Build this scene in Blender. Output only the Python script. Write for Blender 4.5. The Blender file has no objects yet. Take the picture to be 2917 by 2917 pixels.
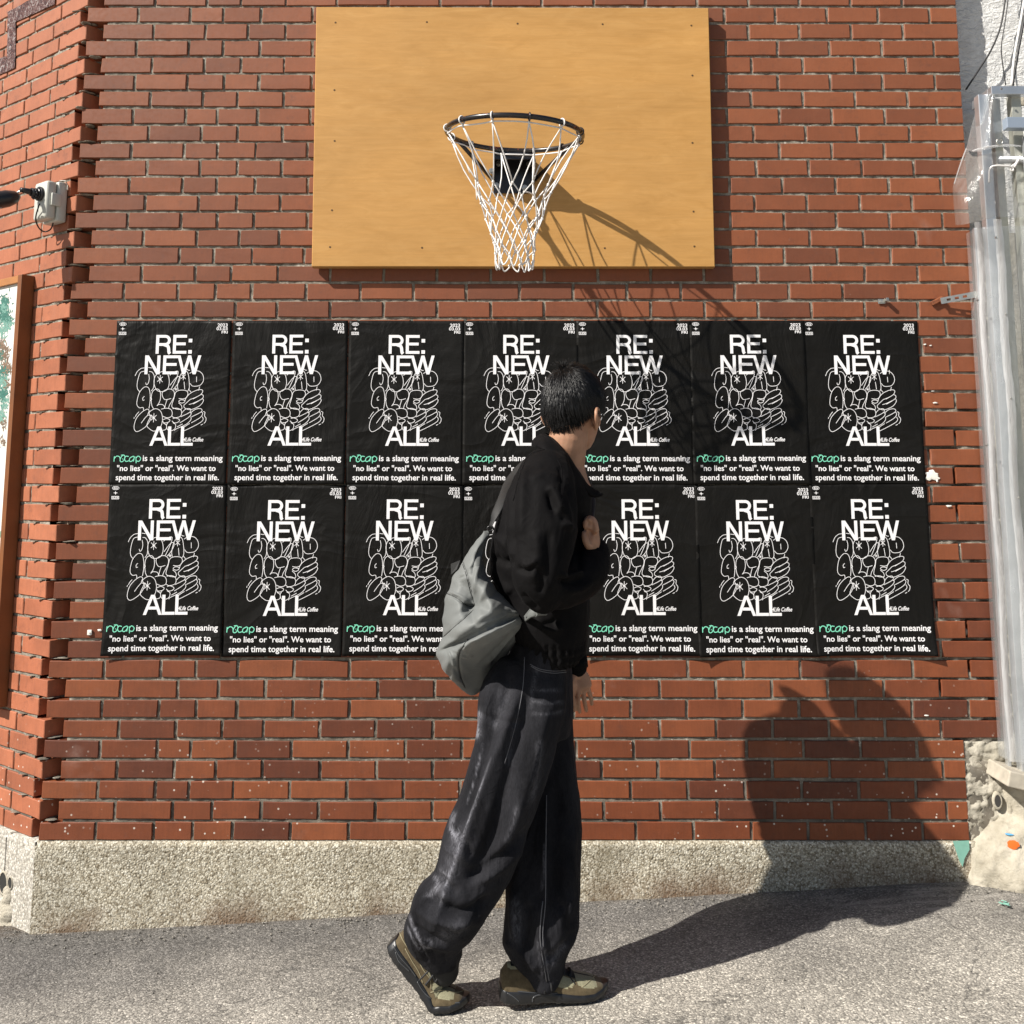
import bpy, bmesh, math, random
import numpy as np
from mathutils import Vector, Matrix, noise as mnoise
from mathutils.geometry import delaunay_2d_cdt

random.seed(7)
rng = np.random.default_rng(7)
scene = bpy.context.scene
C = scene.collection
PI = math.pi

# ------------------------------------------------------------------ camera
CAM_Z = 1.405          # camera height above the road beside the person
D = 3.709              # camera to brick face
PITCH = math.radians(7.82)
F = 2917.0
CY = 972.0             # the photograph is the lower crop of a taller frame
cam_d = bpy.data.cameras.new('camera')
cam = bpy.data.objects.new('camera', cam_d)
C.objects.link(cam)
cam.location = (0, -D, CAM_Z)
cam.rotation_euler = (PI / 2 + PITCH, 0, 0)
cam_d.sensor_fit = 'HORIZONTAL'
cam_d.sensor_width = 36.0
cam_d.lens = 36.0
cam_d.shift_y = (CY - 1458.5) / 2917.0
cam_d.clip_start = 0.05
cam_d.clip_end = 500
scene.camera = cam

# ------------------------------------------------------------------ light
SUNV = Vector((1.63, 1.0, -1.60)).normalized()     # direction the light travels
to_sun = -SUNV
elev = math.asin(to_sun.z)
azim = math.atan2(to_sun.x, to_sun.y)
world = bpy.data.worlds.new('World')
scene.world = world
world.use_nodes = True
wn = world.node_tree
for n in list(wn.nodes):
    wn.nodes.remove(n)
sky = wn.nodes.new('ShaderNodeTexSky')
sky.sky_type = 'NISHITA'
sky.sun_disc = False
sky.sun_elevation = elev
sky.sun_rotation = azim % (2 * PI)
bg = wn.nodes.new('ShaderNodeBackground')
bg.inputs['Strength'].default_value = 0.05
wo = wn.nodes.new('ShaderNodeOutputWorld')
wn.links.new(sky.outputs[0], bg.inputs[0])
wn.links.new(bg.outputs[0], wo.inputs[0])
sd = bpy.data.lights.new('sun', 'SUN')
sun = bpy.data.objects.new('sun', sd)
C.objects.link(sun)
sun.rotation_euler = SUNV.to_track_quat('-Z', 'Y').to_euler()
sun.location = (-6, -5, 8)
sd.energy = 4.9
sd.angle = math.radians(0.53)
sd.color = (1.0, 0.945, 0.86)
scene.view_settings.view_transform = 'Standard'
scene.view_settings.look = 'None'
scene.view_settings.gamma = 1
scene.view_settings.exposure = 0.68
scene.view_settings.use_curve_mapping = False

# ------------------------------------------------------------------ helpers
SP, CP = math.sin(PITCH), math.cos(PITCH)


def PS(sx, sy, y):
    """point of the plane y seen at source pixel sx, sy"""
    a = (sx - 1458.5) / F
    b = (CY - sy) / F
    t = (y + D) / (CP - b * SP)
    return Vector((a * t, y, CAM_Z + (SP + b * CP) * t))


K = 2917.0 / 1932.0


def P(px, py, y):
    return PS(px * K, py * K, y)


def proj(co):
    co = np.asarray(co)
    fx = co[:, 0]
    fy = (co[:, 1] + D)
    fz = co[:, 2] - CAM_Z
    depth = fy * CP + fz * SP
    up = -fy * SP + fz * CP
    return (fx / depth * F + 1458.5) / K, (CY - up / depth * F) / K


def mk(name, verts, faces, mat=None, parent=None, smooth=False, loc=None):
    me = bpy.data.meshes.new(name)
    me.from_pydata([tuple(v) for v in verts], [], [tuple(f) for f in faces])
    if mat is not None:
        me.materials.append(mat)
    if smooth:
        me.polygons.foreach_set('use_smooth', [True] * len(me.polygons))
    me.update()
    o = bpy.data.objects.new(name, me)
    C.objects.link(o)
    adopt(o, parent)
    if loc is not None:
        o.location = loc
    return o


def adopt(o, parent):
    if parent is not None:
        o.parent = parent
        w = Vector(parent.get('base', (0, 0, 0)))
        o.matrix_parent_inverse = Matrix.Translation(-w)
        o['base'] = tuple(w * 0)
    return o


def thing(name, label, cat, loc=(0, 0, 0), group=None):
    o = bpy.data.objects.new(name, None)
    C.objects.link(o)
    o.empty_display_size = 0.1
    o.location = loc
    o['base'] = tuple(loc)
    o['label'] = label
    o['category'] = cat
    if group:
        o['group'] = group
    return o


def tag(o, label=None, cat=None, group=None, kind=None):
    if label: o['label'] = label
    if cat: o['category'] = cat
    if group: o['group'] = group
    if kind: o['kind'] = kind
    return o


class MB:
    """collects shapes into one mesh"""
    def __init__(s):
        s.v, s.f = [], []

    def add(s, vs, fs):
        b = len(s.v)
        s.v.extend([tuple(v) for v in vs])
        s.f.extend([tuple(b + i for i in f) for f in fs])
        return s

    def box(s, lo, hi, bev=0.0, M=None):
        x0, y0, z0 = lo; x1, y1, z1 = hi
        if bev <= 0:
            vs = [(x, y, z) for x in (x0, x1) for y in (y0, y1) for z in (z0, z1)]
            fs = [(0, 1, 3, 2), (4, 6, 7, 5), (0, 4, 5, 1), (2, 3, 7, 6), (0, 2, 6, 4), (1, 5, 7, 3)]
        else:
            bm = bmesh.new()
            bmesh.ops.create_cube(bm, size=1)
            for v in bm.verts:
                v.co = Vector(((x0 + x1) / 2 + v.co.x * (x1 - x0), (y0 + y1) / 2 + v.co.y * (y1 - y0), (z0 + z1) / 2 + v.co.z * (z1 - z0)))
            bmesh.ops.bevel(bm, geom=bm.edges[:], offset=bev, segments=2, affect='EDGES', profile=0.5)
            bm.verts.index_update()
            vs = [tuple(v.co) for v in bm.verts]
            fs = [tuple(v.index for v in f.verts) for f in bm.faces]
            bm.free()
        if M is not None:
            vs = [tuple(M @ Vector(v)) for v in vs]
        return s.add(vs, fs)

    def tube(s, pts, r, n=8, cap=True, closed=False, ref=None):
        pts = [Vector(p) for p in pts]
        m = len(pts)
        rs = r if isinstance(r, (list, tuple)) and len(r) == m else [r] * m
        vs, fs = [], []
        up = Vector(ref) if ref is not None else None
        for i in range(m):
            if closed:
                t = (pts[(i + 1) % m] - pts[i - 1])
            else:
                t = pts[min(i + 1, m - 1)] - pts[max(i - 1, 0)]
            if t.length < 1e-9: t = Vector((0, 0, 1))
            t.normalize()
            if up is None:
                up = Vector((0, 0, 1)) if abs(t.z) < .9 else Vector((1, 0, 0))
            a = (up - t * up.dot(t))
            if a.length < 1e-6:
                a = t.orthogonal()
            a.normalize()
            b = t.cross(a)
            if ref is None: up = a
            ri = rs[i]
            ra, rb = ri if isinstance(ri, (tuple, list)) else (ri, ri)
            for k in range(n):
                c, q = math.cos(2 * PI * k / n), math.sin(2 * PI * k / n)
                vs.append(pts[i] + a * (c * ra) + b * (q * rb))
        rr = m if closed else m - 1
        for i in range(rr):
            j = (i + 1) % m
            for k in range(n):
                l = (k + 1) % n
                fs.append((i * n + k, i * n + l, j * n + l, j * n + k))
        if cap and not closed:
            fs.append(tuple(reversed(range(n))))
            fs.append(tuple(range((m - 1) * n, m * n)))
        return s.add(vs, fs)

    def limb(s, pts, r, n=20, ref=None, sub=4):
        """rounded, smoothed tube with domed ends"""
        pts = [Vector(p) for p in pts]
        rs = [(a if isinstance(a, (tuple, list)) else (a, a)) for a in (r if isinstance(r, list) else [r] * len(pts))]
        P2, R2 = [], []
        m = len(pts)
        for i in range(m - 1):
            p0, p1, p2, p3 = pts[max(i - 1, 0)], pts[i], pts[i + 1], pts[min(i + 2, m - 1)]
            for k in range(sub):
                t = k / sub
                P2.append(cr(p0, p1, p2, p3, t))
                R2.append(tuple(rs[i][q] * (1 - t) + rs[i + 1][q] * t for q in (0, 1)))
        P2.append(pts[-1]); R2.append(rs[-1])
        t0 = (P2[0] - P2[1]).normalized(); t1 = (P2[-1] - P2[-2]).normalized()
        h = []; hr = []
        for a in (80, 60, 38, 18):
            q = math.radians(a); r0 = min(R2[0])
            h.append(P2[0] + t0 * r0 * math.sin(q)); hr.append(tuple(x * math.cos(q) for x in R2[0]))
        e = []; er = []
        for a in (18, 38, 60, 80):
            q = math.radians(a); r0 = min(R2[-1])
            e.append(P2[-1] + t1 * r0 * math.sin(q)); er.append(tuple(x * math.cos(q) for x in R2[-1]))
        return s.tube(h + P2 + e, hr + R2 + er, n=n, ref=ref)

    def loft(s, rings, cap=True):
        n = len(rings[0]); vs = []; fs = []
        for r in rings: vs.extend(r)
        for i in range(len(rings) - 1):
            for k in range(n):
                l = (k + 1) % n
                fs.append((i * n + k, i * n + l, (i + 1) * n + l, (i + 1) * n + k))
        if cap:
            fs.append(tuple(reversed(range(n))))
            fs.append(tuple(range((len(rings) - 1) * n, len(rings) * n)))
        return s.add(vs, fs)

    def ball(s, c, r, seg=8, rings=6, M=None):
        rx, ry, rz = r if isinstance(r, (tuple, list)) else (r, r, r)
        vs = [(0, 0, rz)]
        for i in range(1, rings):
            a = PI * i / rings
            for k in range(seg):
                b = 2 * PI * k / seg
                vs.append((rx * math.sin(a) * math.cos(b), ry * math.sin(a) * math.sin(b), rz * math.cos(a)))
        vs.append((0, 0, -rz))
        fs = [(0, 1 + k, 1 + (k + 1) % seg) for k in range(seg)]
        for i in range(rings - 2):
            for k in range(seg):
                l = (k + 1) % seg
                fs.append((1 + i * seg + k, 1 + (i + 1) * seg + k, 1 + (i + 1) * seg + l, 1 + i * seg + l))
        b = 1 + (rings - 2) * seg; e = len(vs) - 1
        fs += [(e, b + (k + 1) % seg, b + k) for k in range(seg)]
        out = []
        for v in vs:
            v = Vector(v)
            if M is not None: v = M @ v
            out.append(v + Vector(c))
        return s.add(out, fs)

    def cyl(s, c, axis, r, h, n=16, r2=None):
        a = Vector(axis).normalized()
        return s.tube([Vector(c), Vector(c) + a * h], [r, r if r2 is None else r2], n=n)

    def build(s, name, mat=None, parent=None, smooth=False):
        return mk(name, s.v, s.f, mat, parent, smooth)


def cr(p0, p1, p2, p3, t):
    return 0.5 * ((2 * p1) + (p2 - p0) * t + (2 * p0 - 5 * p1 + 4 * p2 - p3) * t * t + (3 * p1 - p0 - 3 * p2 + p3) * t ** 3)


def smooth_path(pts, sub=6, closed=False):
    pts = [Vector(p) for p in pts]
    m = len(pts); out = []
    rg = m if closed else m - 1
    for i in range(rg):
        if closed:
            q = [pts[(i - 1) % m], pts[i], pts[(i + 1) % m], pts[(i + 2) % m]]
        else:
            q = [pts[max(i - 1, 0)], pts[i], pts[i + 1], pts[min(i + 2, m - 1)]]
        for k in range(sub): out.append(cr(*q, k / sub))
    if not closed: out.append(pts[-1])
    return out


def fbm(p, o=3):
    return mnoise.fractal(Vector(p), 1.0, 2.0, o)


# ------------------------------------------------------------------ materials
class Mat:
    def __init__(s, name):
        s.m = bpy.data.materials.new(name); s.m.use_nodes = True
        s.nt = s.m.node_tree
        s.b = s.nt.nodes['Principled BSDF']
        s.out = s.nt.nodes['Material Output']
        s._tc = None

    def n(s, t, **kw):
        nd = s.nt.nodes.new(t)
        for k, v in kw.items(): setattr(nd, k, v)
        return nd

    def l(s, a, b): s.nt.links.new(a, b)

    def pos(s, scale=(1, 1, 1), rot=(0, 0, 0), obj=False):
        if obj:
            g = s.n('ShaderNodeTexCoord').outputs['Object']
        else:
            g = s.n('ShaderNodeNewGeometry').outputs['Position']
        mp = s.n('ShaderNodeMapping')
        mp.inputs['Scale'].default_value = scale
        mp.inputs['Rotation'].default_value = rot
        s.l(g, mp.inputs['Vector'])
        return mp.outputs[0]

    def noise(s, vec, scale, detail=4, rough=.55, dist=0):
        t = s.n('ShaderNodeTexNoise')
        t.inputs['Scale'].default_value = scale
        t.inputs['Detail'].default_value = detail
        t.inputs['Roughness'].default_value = rough
        t.inputs['Distortion'].default_value = dist
        s.l(vec, t.inputs['Vector'])
        return t.outputs['Fac']

    def voro(s, vec, scale, feature='F1', out='Distance', rand=1.0):
        t = s.n('ShaderNodeTexVoronoi')
        t.feature = feature
        t.inputs['Scale'].default_value = scale
        t.inputs['Randomness'].default_value = rand
        s.l(vec, t.inputs['Vector'])
        return t.outputs[out]

    def ramp(s, fac, stops, interp='LINEAR'):
        r = s.n('ShaderNodeValToRGB')
        r.color_ramp.interpolation = interp
        el = r.color_ramp.elements
        while len(el) < len(stops): el.new(0.5)
        for e, (p, c) in zip(el, stops):
            e.position = p
            e.color = (c, c, c, 1) if isinstance(c, (int, float)) else (*c, 1)
        s.l(fac, r.inputs[0])
        return r.outputs[0]

    def mix(s, fac, a, b, blend='MIX'):
        m = s.n('ShaderNodeMix', data_type='RGBA', blend_type=blend)
        for sock, v in ((m.inputs[0], fac), (m.inputs[6], a), (m.inputs[7], b)):
            if isinstance(v, (int, float)): sock.default_value = v if sock == m.inputs[0] else (v, v, v, 1)
            elif isinstance(v, tuple): sock.default_value = (*v, 1)
            else: s.l(v, sock)
        return m.outputs[2]

    def math(s, op, a, b=0.0, c=0.0, clamp=False):
        m = s.n('ShaderNodeMath', operation=op); m.use_clamp = clamp
        for i, v in enumerate((a, b, c)):
            if isinstance(v, (int, float)): m.inputs[i].default_value = v
            else: s.l(v, m.inputs[i])
        return m.outputs[0]

    def bump(s, h, strength=.5, dist=.002, prev=None):
        b = s.n('ShaderNodeBump')
        b.inputs['Strength'].default_value = strength
        b.inputs['Distance'].default_value = dist
        s.l(h, b.inputs['Height'])
        if prev is not None: s.l(prev, b.inputs['Normal'])
        return b.outputs[0]

    def ridge(s, vec, scale, detail=3, rough=.5, dist=.6):
        n = s.noise(vec, scale, detail, rough, dist)
        a = s.math('ABSOLUTE', s.math('SUBTRACT', n, .5))
        return s.math('SUBTRACT', 1.0, s.math('MULTIPLY', a, 4.0), clamp=True)

    def z(s, i=2):
        g = s.n('ShaderNodeNewGeometry').outputs['Position']
        sp = s.n('ShaderNodeSeparateXYZ'); s.l(g, sp.inputs[0])
        return sp.outputs[i]

    def set(s, color=None, rough=None, metal=None, spec=None, normal=None, **kw):
        b = s.b
        for k, v in (('Base Color', color), ('Roughness', rough), ('Metallic', metal), ('Specular IOR Level', spec), ('Normal', normal)):
            if v is None: continue
            if isinstance(v, tuple): b.inputs[k].default_value = (*v, 1)
            elif isinstance(v, (int, float)): b.inputs[k].default_value = v
            else: s.l(v, b.inputs[k])
        for k, v in kw.items():
            b.inputs[k.replace('_', ' ')].default_value = v
        return s.m


def simple(name, col, rough=.6, metal=0, spec=.5, nscale=None, namp=.25, bump=0, bscale=200, bdist=.001):
    m = Mat(name)
    c = col
    if nscale:
        v = m.pos()
        nz = m.noise(v, nscale, 5)
        k = m.ramp(nz, [(.25, 1 - namp), (.75, 1 + namp)])
        c = m.mix(1.0, col, k, 'MULTIPLY')
    nr = None
    if bump:
        nr = m.bump(m.noise(m.pos(), bscale, 4), bump, bdist)
    return m.set(c, rough, metal, spec, nr)


def brick_material(name, dark, mid, light, specks=True):
    m = Mat(name)
    g = m.n('ShaderNodeNewGeometry')
    oi = m.n('ShaderNodeObjectInfo')
    rnd = m.math('FRACT', m.math('ADD', g.outputs['Random Per Island'], oi.outputs['Random']))
    base = m.ramp(rnd, [(0.0, dark), (.35, mid), (.6, mid), (1.0, light)])
    v = m.pos()
    cloud = m.ramp(m.noise(v, 9, 4, .6), [(.3, .84), (.7, 1.14)])
    base = m.mix(1.0, base, cloud, 'MULTIPLY')
    streak = m.ramp(m.noise(m.pos((90, 90, 7)), 1.5, 4, .65), [(.3, .90), (.7, 1.07)])
    base = m.mix(1.0, base, streak, 'MULTIPLY')
    fine = m.ramp(m.noise(v, 420, 3, .7), [(.25, .86), (.75, 1.12)])
    base = m.mix(1.0, base, fine, 'MULTIPLY')
    # glare put into the colour: courses grow paler with height; then dirt spots
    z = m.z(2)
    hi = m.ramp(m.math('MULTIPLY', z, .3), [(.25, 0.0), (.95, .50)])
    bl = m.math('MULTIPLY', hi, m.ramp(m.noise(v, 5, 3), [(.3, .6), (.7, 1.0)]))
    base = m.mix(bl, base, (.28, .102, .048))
    dirt = m.ramp(m.noise(v, 22, 5, .7), [(.56, 0.0), (.75, .45)])
    base = m.mix(dirt, base, (.09, .04, .028))
    scuff = m.ramp(m.noise(m.pos((1, 1, 1), (0, .6, 0)), 30, 6, .75, 1.2), [(.69, 0.0), (.74, .35)])
    base = m.mix(scuff, base, (.45, .30, .24))
    ef = m.math('MULTIPLY', m.ramp(m.noise(v, 3.7, 3, .6), [(.66, 0.0), (.78, .30)]), m.ramp(m.noise(v, 60, 4, .7), [(.35, .4), (.65, 1.0)]))
    base = m.mix(ef, base, (.40, .28, .24))
    if specks:
        low = m.ramp(m.math('MULTIPLY', z, 1.0), [(.22, 1.0), (.80, 0.0)])
        vd = m.voro(v, 34)
        ms = m.ramp(m.noise(v, 2.3, 2), [(.42, 0.0), (.6, 1.0)])
        sp = m.ramp(vd, [(.10, 1.0), (.135, 0.0)])
        sp2 = m.math('MULTIPLY', m.math('MULTIPLY', sp, low), ms)
        base = m.mix(sp2, base, (.62, .57, .5))
    nb = m.bump(m.noise(v, 600, 3, .7), .35, .0006)
    nb = m.bump(m.noise(v, 45, 4, .6), .35, .0012, nb)
    rough = m.ramp(m.noise(v, 60, 3), [(.3, .5), (.7, .72)])
    return m.set(base, rough, 0, .42, nb)


M = {}
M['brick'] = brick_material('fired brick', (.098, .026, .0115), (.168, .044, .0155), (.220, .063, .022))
M['brick_side'] = brick_material('fired brick side', (.27, .086, .042), (.34, .112, .055), (.39, .135, .068))  # paler copy of the brick: stronger sun on the side wall put into colour


def mortar_material():
    m = Mat('mortar')
    v = m.pos()
    c = m.ramp(m.noise(v, 28, 6, .7), [(.3, (.09, .079, .062)), (.5, (.22, .195, .158)), (.72, (.42, .39, .33))])
    z = m.z(2)
    w = m.ramp(m.noise(v, 60, 4, .7), [(.60, 0.0), (.68, .8)])
    c = m.mix(w, c, (.58, .55, .48))
    so = m.math('MULTIPLY', m.ramp(z, [(.2, .75), (.85, .0)]), m.ramp(m.noise(v, 14, 4), [(.42, 0.0), (.58, 1.0)]))
    c = m.mix(so, c, (.045, .04, .034))
    nb = m.bump(m.noise(v, 260, 5, .75), .8, .003)
    return m.set(c, .95, 0, .2, nb)


M['mortar'] = mortar_material()


def aggregate(name, cols, dirt=True, scale=150, bump=.9):
    m = Mat(name)
    v = m.pos((1, 1, 1))
    warp = m.n('ShaderNodeVectorMath', operation='ADD')
    nz = m.n('ShaderNodeTexNoise'); nz.inputs['Scale'].default_value = 60; m.l(v, nz.inputs['Vector'])
    sc = m.n('ShaderNodeVectorMath', operation='SCALE'); sc.inputs['Scale'].default_value = .006
    m.l(nz.outputs['Color'], sc.inputs[0]); m.l(v, warp.inputs[0]); m.l(sc.outputs[0], warp.inputs[1])
    vw = warp.outputs[0]
    cell = m.voro(vw, scale, 'F1', 'Color')
    d = m.voro(vw, scale, 'F1', 'Distance')
    sep = m.n('ShaderNodeSeparateColor'); m.l(cell, sep.inputs[0])
    c = m.ramp(sep.outputs[0], cols)
    edge = m.ramp(d, [(.3, 1.0), (.70, .62)])
    c = m.mix(1.0, c, edge, 'MULTIPLY')
    gn = m.ramp(m.noise(v, 230, 3, .7), [(.3, .72), (.7, 1.25)])
    c = m.mix(1.0, c, gn, 'MULTIPLY')
    big = m.ramp(m.noise(v, 3.5, 5, .6), [(.3, .82), (.7, 1.12)])
    c = m.mix(1.0, c, big, 'MULTIPLY')
    if dirt:
        z = m.z(2); x = m.z(0)
        gz = m.math('SUBTRACT', z, m.math('MULTIPLY', x, .057))
        lowm = m.ramp(m.math('ADD', gz, m.math('MULTIPLY', m.noise(v, 14, 4), .09)), [(.03, .75), (.13, 0.0)])
        patch = m.ramp(m.noise(m.pos((1.3, 1, 1)), 2.0, 3), [(.46, .15), (.58, 1.0)])
        c = m.mix(m.math('MULTIPLY', lowm, patch), c, (.12, .065, .035))
        stain = m.ramp(m.noise(m.pos((1, 1, .35)), 5, 4), [(.55, 0.0), (.75, .5)])
        c = m.mix(stain, c, (.17, .145, .095))
    h = m.math('MULTIPLY', m.math('SUBTRACT', 1.0, d), sep.outputs[1])
    nb = m.bump(h, bump, .006)
    nb = m.bump(m.noise(v, 500, 3), .3, .001, nb)
    return m.set(c, .85, 0, .3, nb)


M['aggregate'] = aggregate('exposed aggregate', [(0, (.22, .18, .12)), (.3, (.42, .375, .285)), (.7, (.54, .495, .39)), (1, (.74, .70, .59))], scale=165, bump=.55)
M['aggregate_pale'] = aggregate('pale washed aggregate', [(0, (.36, .33, .28)), (.5, (.50, .47, .41)), (1, (.64, .61, .55))], dirt=False, scale=120, bump=.45)


def asphalt():
    m = Mat('asphalt')
    v = m.pos()
    warp = m.n('ShaderNodeVectorMath', operation='ADD')
    nz = m.n('ShaderNodeTexNoise'); nz.inputs['Scale'].default_value = 70; m.l(v, nz.inputs['Vector'])
    sc = m.n('ShaderNodeVectorMath', operation='SCALE'); sc.inputs['Scale'].default_value = .008
    m.l(nz.outputs['Color'], sc.inputs[0]); m.l(v, warp.inputs[0]); m.l(sc.outputs[0], warp.inputs[1])
    vw = warp.outputs[0]
    cell = m.voro(vw, 185, 'F1', 'Color'); d = m.voro(vw, 185, 'F1', 'Distance')
    sep = m.n('ShaderNodeSeparateColor'); m.l(cell, sep.inputs[0])
    c = m.ramp(sep.outputs[0], [(0, (.105, .100, .092)), (.4, (.165, .158, .146)), (.8, (.225, .214, .196)), (1, (.36, .345, .315))])
    c = m.mix(1.0, c, m.ramp(d, [(.3, 1.0), (.7, .62)]), 'MULTIPLY')
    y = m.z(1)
    # a newer, blacker strip along the wall and worn grey road in front
    e = m.math('ADD', y, m.math('MULTIPLY', m.math('SUBTRACT', m.noise(v, 1.6, 4), .5), 1.1))
    x = m.z(0)
    e = m.math('SUBTRACT', e, m.math('MULTIPLY', x, .10))
    worn = m.ramp(m.math('MULTIPLY', e, -1.0), [(.15, 0.0), (.75, 1.0)])
    c = m.mix(1.0, c, m.mix(worn, (.88, .875, .89), (2.15, 2.10, 2.0)), 'MULTIPLY')
    big = m.ramp(m.noise(v, 4, 5, .65), [(.3, .80), (.7, 1.18)])
    c = m.mix(1.0, c, big, 'MULTIPLY')
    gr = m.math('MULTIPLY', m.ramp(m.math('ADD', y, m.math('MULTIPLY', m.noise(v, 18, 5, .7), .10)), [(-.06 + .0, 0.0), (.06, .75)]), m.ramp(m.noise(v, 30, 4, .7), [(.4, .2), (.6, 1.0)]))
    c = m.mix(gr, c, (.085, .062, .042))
    # trodden plaster dust near the footing
    px = m.math('SUBTRACT', x, 1.45); py = m.math('ADD', y, .10)
    rr = m.math('ADD', m.math('MULTIPLY', px, px), m.math('MULTIPLY', m.math('MULTIPLY', py, py), 3.0))
    dust = m.ramp(rr, [(.0, .9), (.30, 0.0)])
    dn = m.ramp(m.noise(m.pos((1.2, 6, 1), (0, 0, .25)), 5, 5, .7), [(.48, 0.0), (.66, 1.0)])
    c = m.mix(m.math('MULTIPLY', dust, dn), c, (.34, .32, .29))
    spk = m.math('MULTIPLY', m.ramp(m.voro(v, 26), [(.06, 1.0), (.09, 0.0)]), m.ramp(m.noise(v, 3, 2), [(.5, 0.0), (.6, 1.0)]))
    c = m.mix(spk, c, (.5, .48, .44))
    h = m.math('MULTIPLY', m.math('SUBTRACT', 1.0, d), sep.outputs[1])
    c = m.mix(m.ramp(m.ridge(m.pos((1, 1.6, 1)), 1.1, 4, .6, 1.2), [(.975, 0.0), (.995, .55)]), c, (.05, .048, .045))
    nb = m.bump(h, .6, .006)
    nb = m.bump(m.noise(v, 40, 4, .6), .4, .006, nb)
    return m.set(c, .82, 0, .35, nb)


M['asphalt'] = asphalt()


def wood_board():
    m = Mat('varnished plywood')
    v = m.pos((1.8, 1, 8))
    g = m.noise(v, 3.0, 9, .68, 1.3)
    c = m.ramp(g, [(.3, (.43, .225, .064)), (.5, (.470, .252, .077)), (.7, (.505, .280, .092))])
    b = m.ramp(m.noise(m.pos((.5, 1, 1.3)), 3.2, 4, .5, .8), [(.3, .90), (.7, 1.08)])
    c = m.mix(1.0, c, b, 'MULTIPLY')
    fl = m.ramp(m.noise(m.pos((5, 1, 90)), 1.4, 5, .7), [(.3, .95), (.7, 1.04)])
    c = m.mix(1.0, c, fl, 'MULTIPLY')
    sm = m.ramp(m.noise(m.pos((1, 1, 1)), 2.1, 5, .65, .4), [(.55, 0.0), (.75, .22)])
    c = m.mix(sm, c, (.34, .17, .05))
    gl = m.ramp(m.noise(m.pos((4, 1, 130)), 1.0, 6, .75, .4), [(.35, .96), (.5, 1.0), (.66, 1.03)])
    c = m.mix(1.0, c, gl, 'MULTIPLY')
    mk_ = m.ramp(m.noise(m.pos((1.5, 1, 3), (0, .25, 0)), 8, 5, .7, 2.5), [(.66, 0.0), (.70, .22), (.73, 0.0)])
    c = m.mix(mk_, c, (.66, .42, .17))
    return m.set(c, .5, 0, .35, m.bump(g, .08, .002))


M['plywood'] = wood_board()
M['ply_edge'] = simple('plywood edge', (.40, .22, .075), .6, nscale=40)
M['black_steel'] = simple('black painted steel', (.012, .011, .012), .28, 0, .6, bump=.1, bscale=90)


def rim_mat():
    m = Mat('worn black rim paint')
    v = m.pos()
    r = m.ramp(m.noise(v, 55, 5, .7), [(.60, 0.0), (.66, 1.0)])
    c = m.mix(r, (.010, .009, .010), (.16, .035, .015))
    return m.set(c, .27, 0, .6, m.bump(r, .2, .0005))


M['rim'] = rim_mat()
M['net'] = simple('white nylon cord', (.74, .72, .70), .8, nscale=60, namp=.12, bump=.6, bscale=700)
M['zinc'] = simple('galvanised steel', (.55, .54, .50), .38, 1.0, nscale=50, namp=.2)
M['rust'] = simple('rusty steel', (.23, .075, .03), .85, .1, nscale=60, namp=.5, bump=.5)
M['screw'] = simple('screw head', (.13, .075, .03), .5, .3)


def paper_mat():
    m = Mat('black poster paper')
    v = m.pos()
    n1 = m.noise(m.pos((1, 1, .5)), 5, 5, .6, .8)
    c = m.ramp(m.noise(v, 3, 4), [(.3, (.0048, .0044, .0038)), (.7, (.0072, .0067, .0059))])
    nb = m.bump(n1, .7, .018)
    nb = m.bump(m.ridge(m.pos((1, 1, 1.6)), 2.6, 3, .5, .9), .8, .008, nb)
    nb = m.bump(m.ridge(m.pos((1, 1, .8), (0, .7, 0)), 6.5, 2, .5, .6), .22, .003, nb)
    nb = m.bump(m.noise(v, 900, 2), .1, .0003, nb)
    return m.set(c, m.ramp(n1, [(.3, .42), (.7, .6)]), 0, .15, nb)


M['paper'] = paper_mat()
M['print_white'] = simple('white print', (.80, .79, .80), .5, nscale=30, namp=.03)
M['print_green'] = simple('green print', (.20, .66, .46), .5)


def stucco():
    m = Mat('white stucco')
    v = m.pos()
    c = m.ramp(m.noise(v, 6, 4), [(.3, (.66, .66, .65)), (.7, (.76, .755, .74))])
    w = m.noise(m.pos((1, 1, 1.6)), 30, 5, .6, 1.4)
    nb = m.bump(w, 1.0, .014)
    nb = m.bump(m.noise(v, 200, 3), .3, .001, nb)
    return m.set(c, .9, 0, .2, nb)


M['stucco'] = stucco()


def plaster(name, a, b, bump=1.0):
    m = Mat(name)
    v = m.pos()
    c = m.ramp(m.noise(v, 12, 6, .65), [(.3, a), (.65, b)])
    c = m.mix(m.ramp(m.noise(v, 35, 5, .7), [(.55, 0.0), (.8, .5)]), c, tuple(x * .5 for x in a))
    nb = m.bump(m.noise(v, 40, 7, .7), bump, .008)
    nb = m.bump(m.noise(v, 300, 3), .3, .001, nb)
    return m.set(c, .92, 0, .2, nb)


M['footing'] = plaster('cream painted concrete', (.30, .27, .21), (.50, .46, .38), 1.0)
M['patch'] = plaster('rough grey concrete', (.30, .275, .22), (.50, .465, .39), 1.0)
M['alu'] = simple('aluminium', (.62, .64, .66), .38, .85, nscale=14, namp=.14)
M['alu_dull'] = simple('dull aluminium', (.42, .42, .37), .5, .45, nscale=14, namp=.18)
M['alu_blue'] = simple('blue grey aluminium', (.33, .39, .47), .4, .4)
M['dark_opening'] = simple('dark door panel', (.035, .035, .04), .5)


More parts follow.
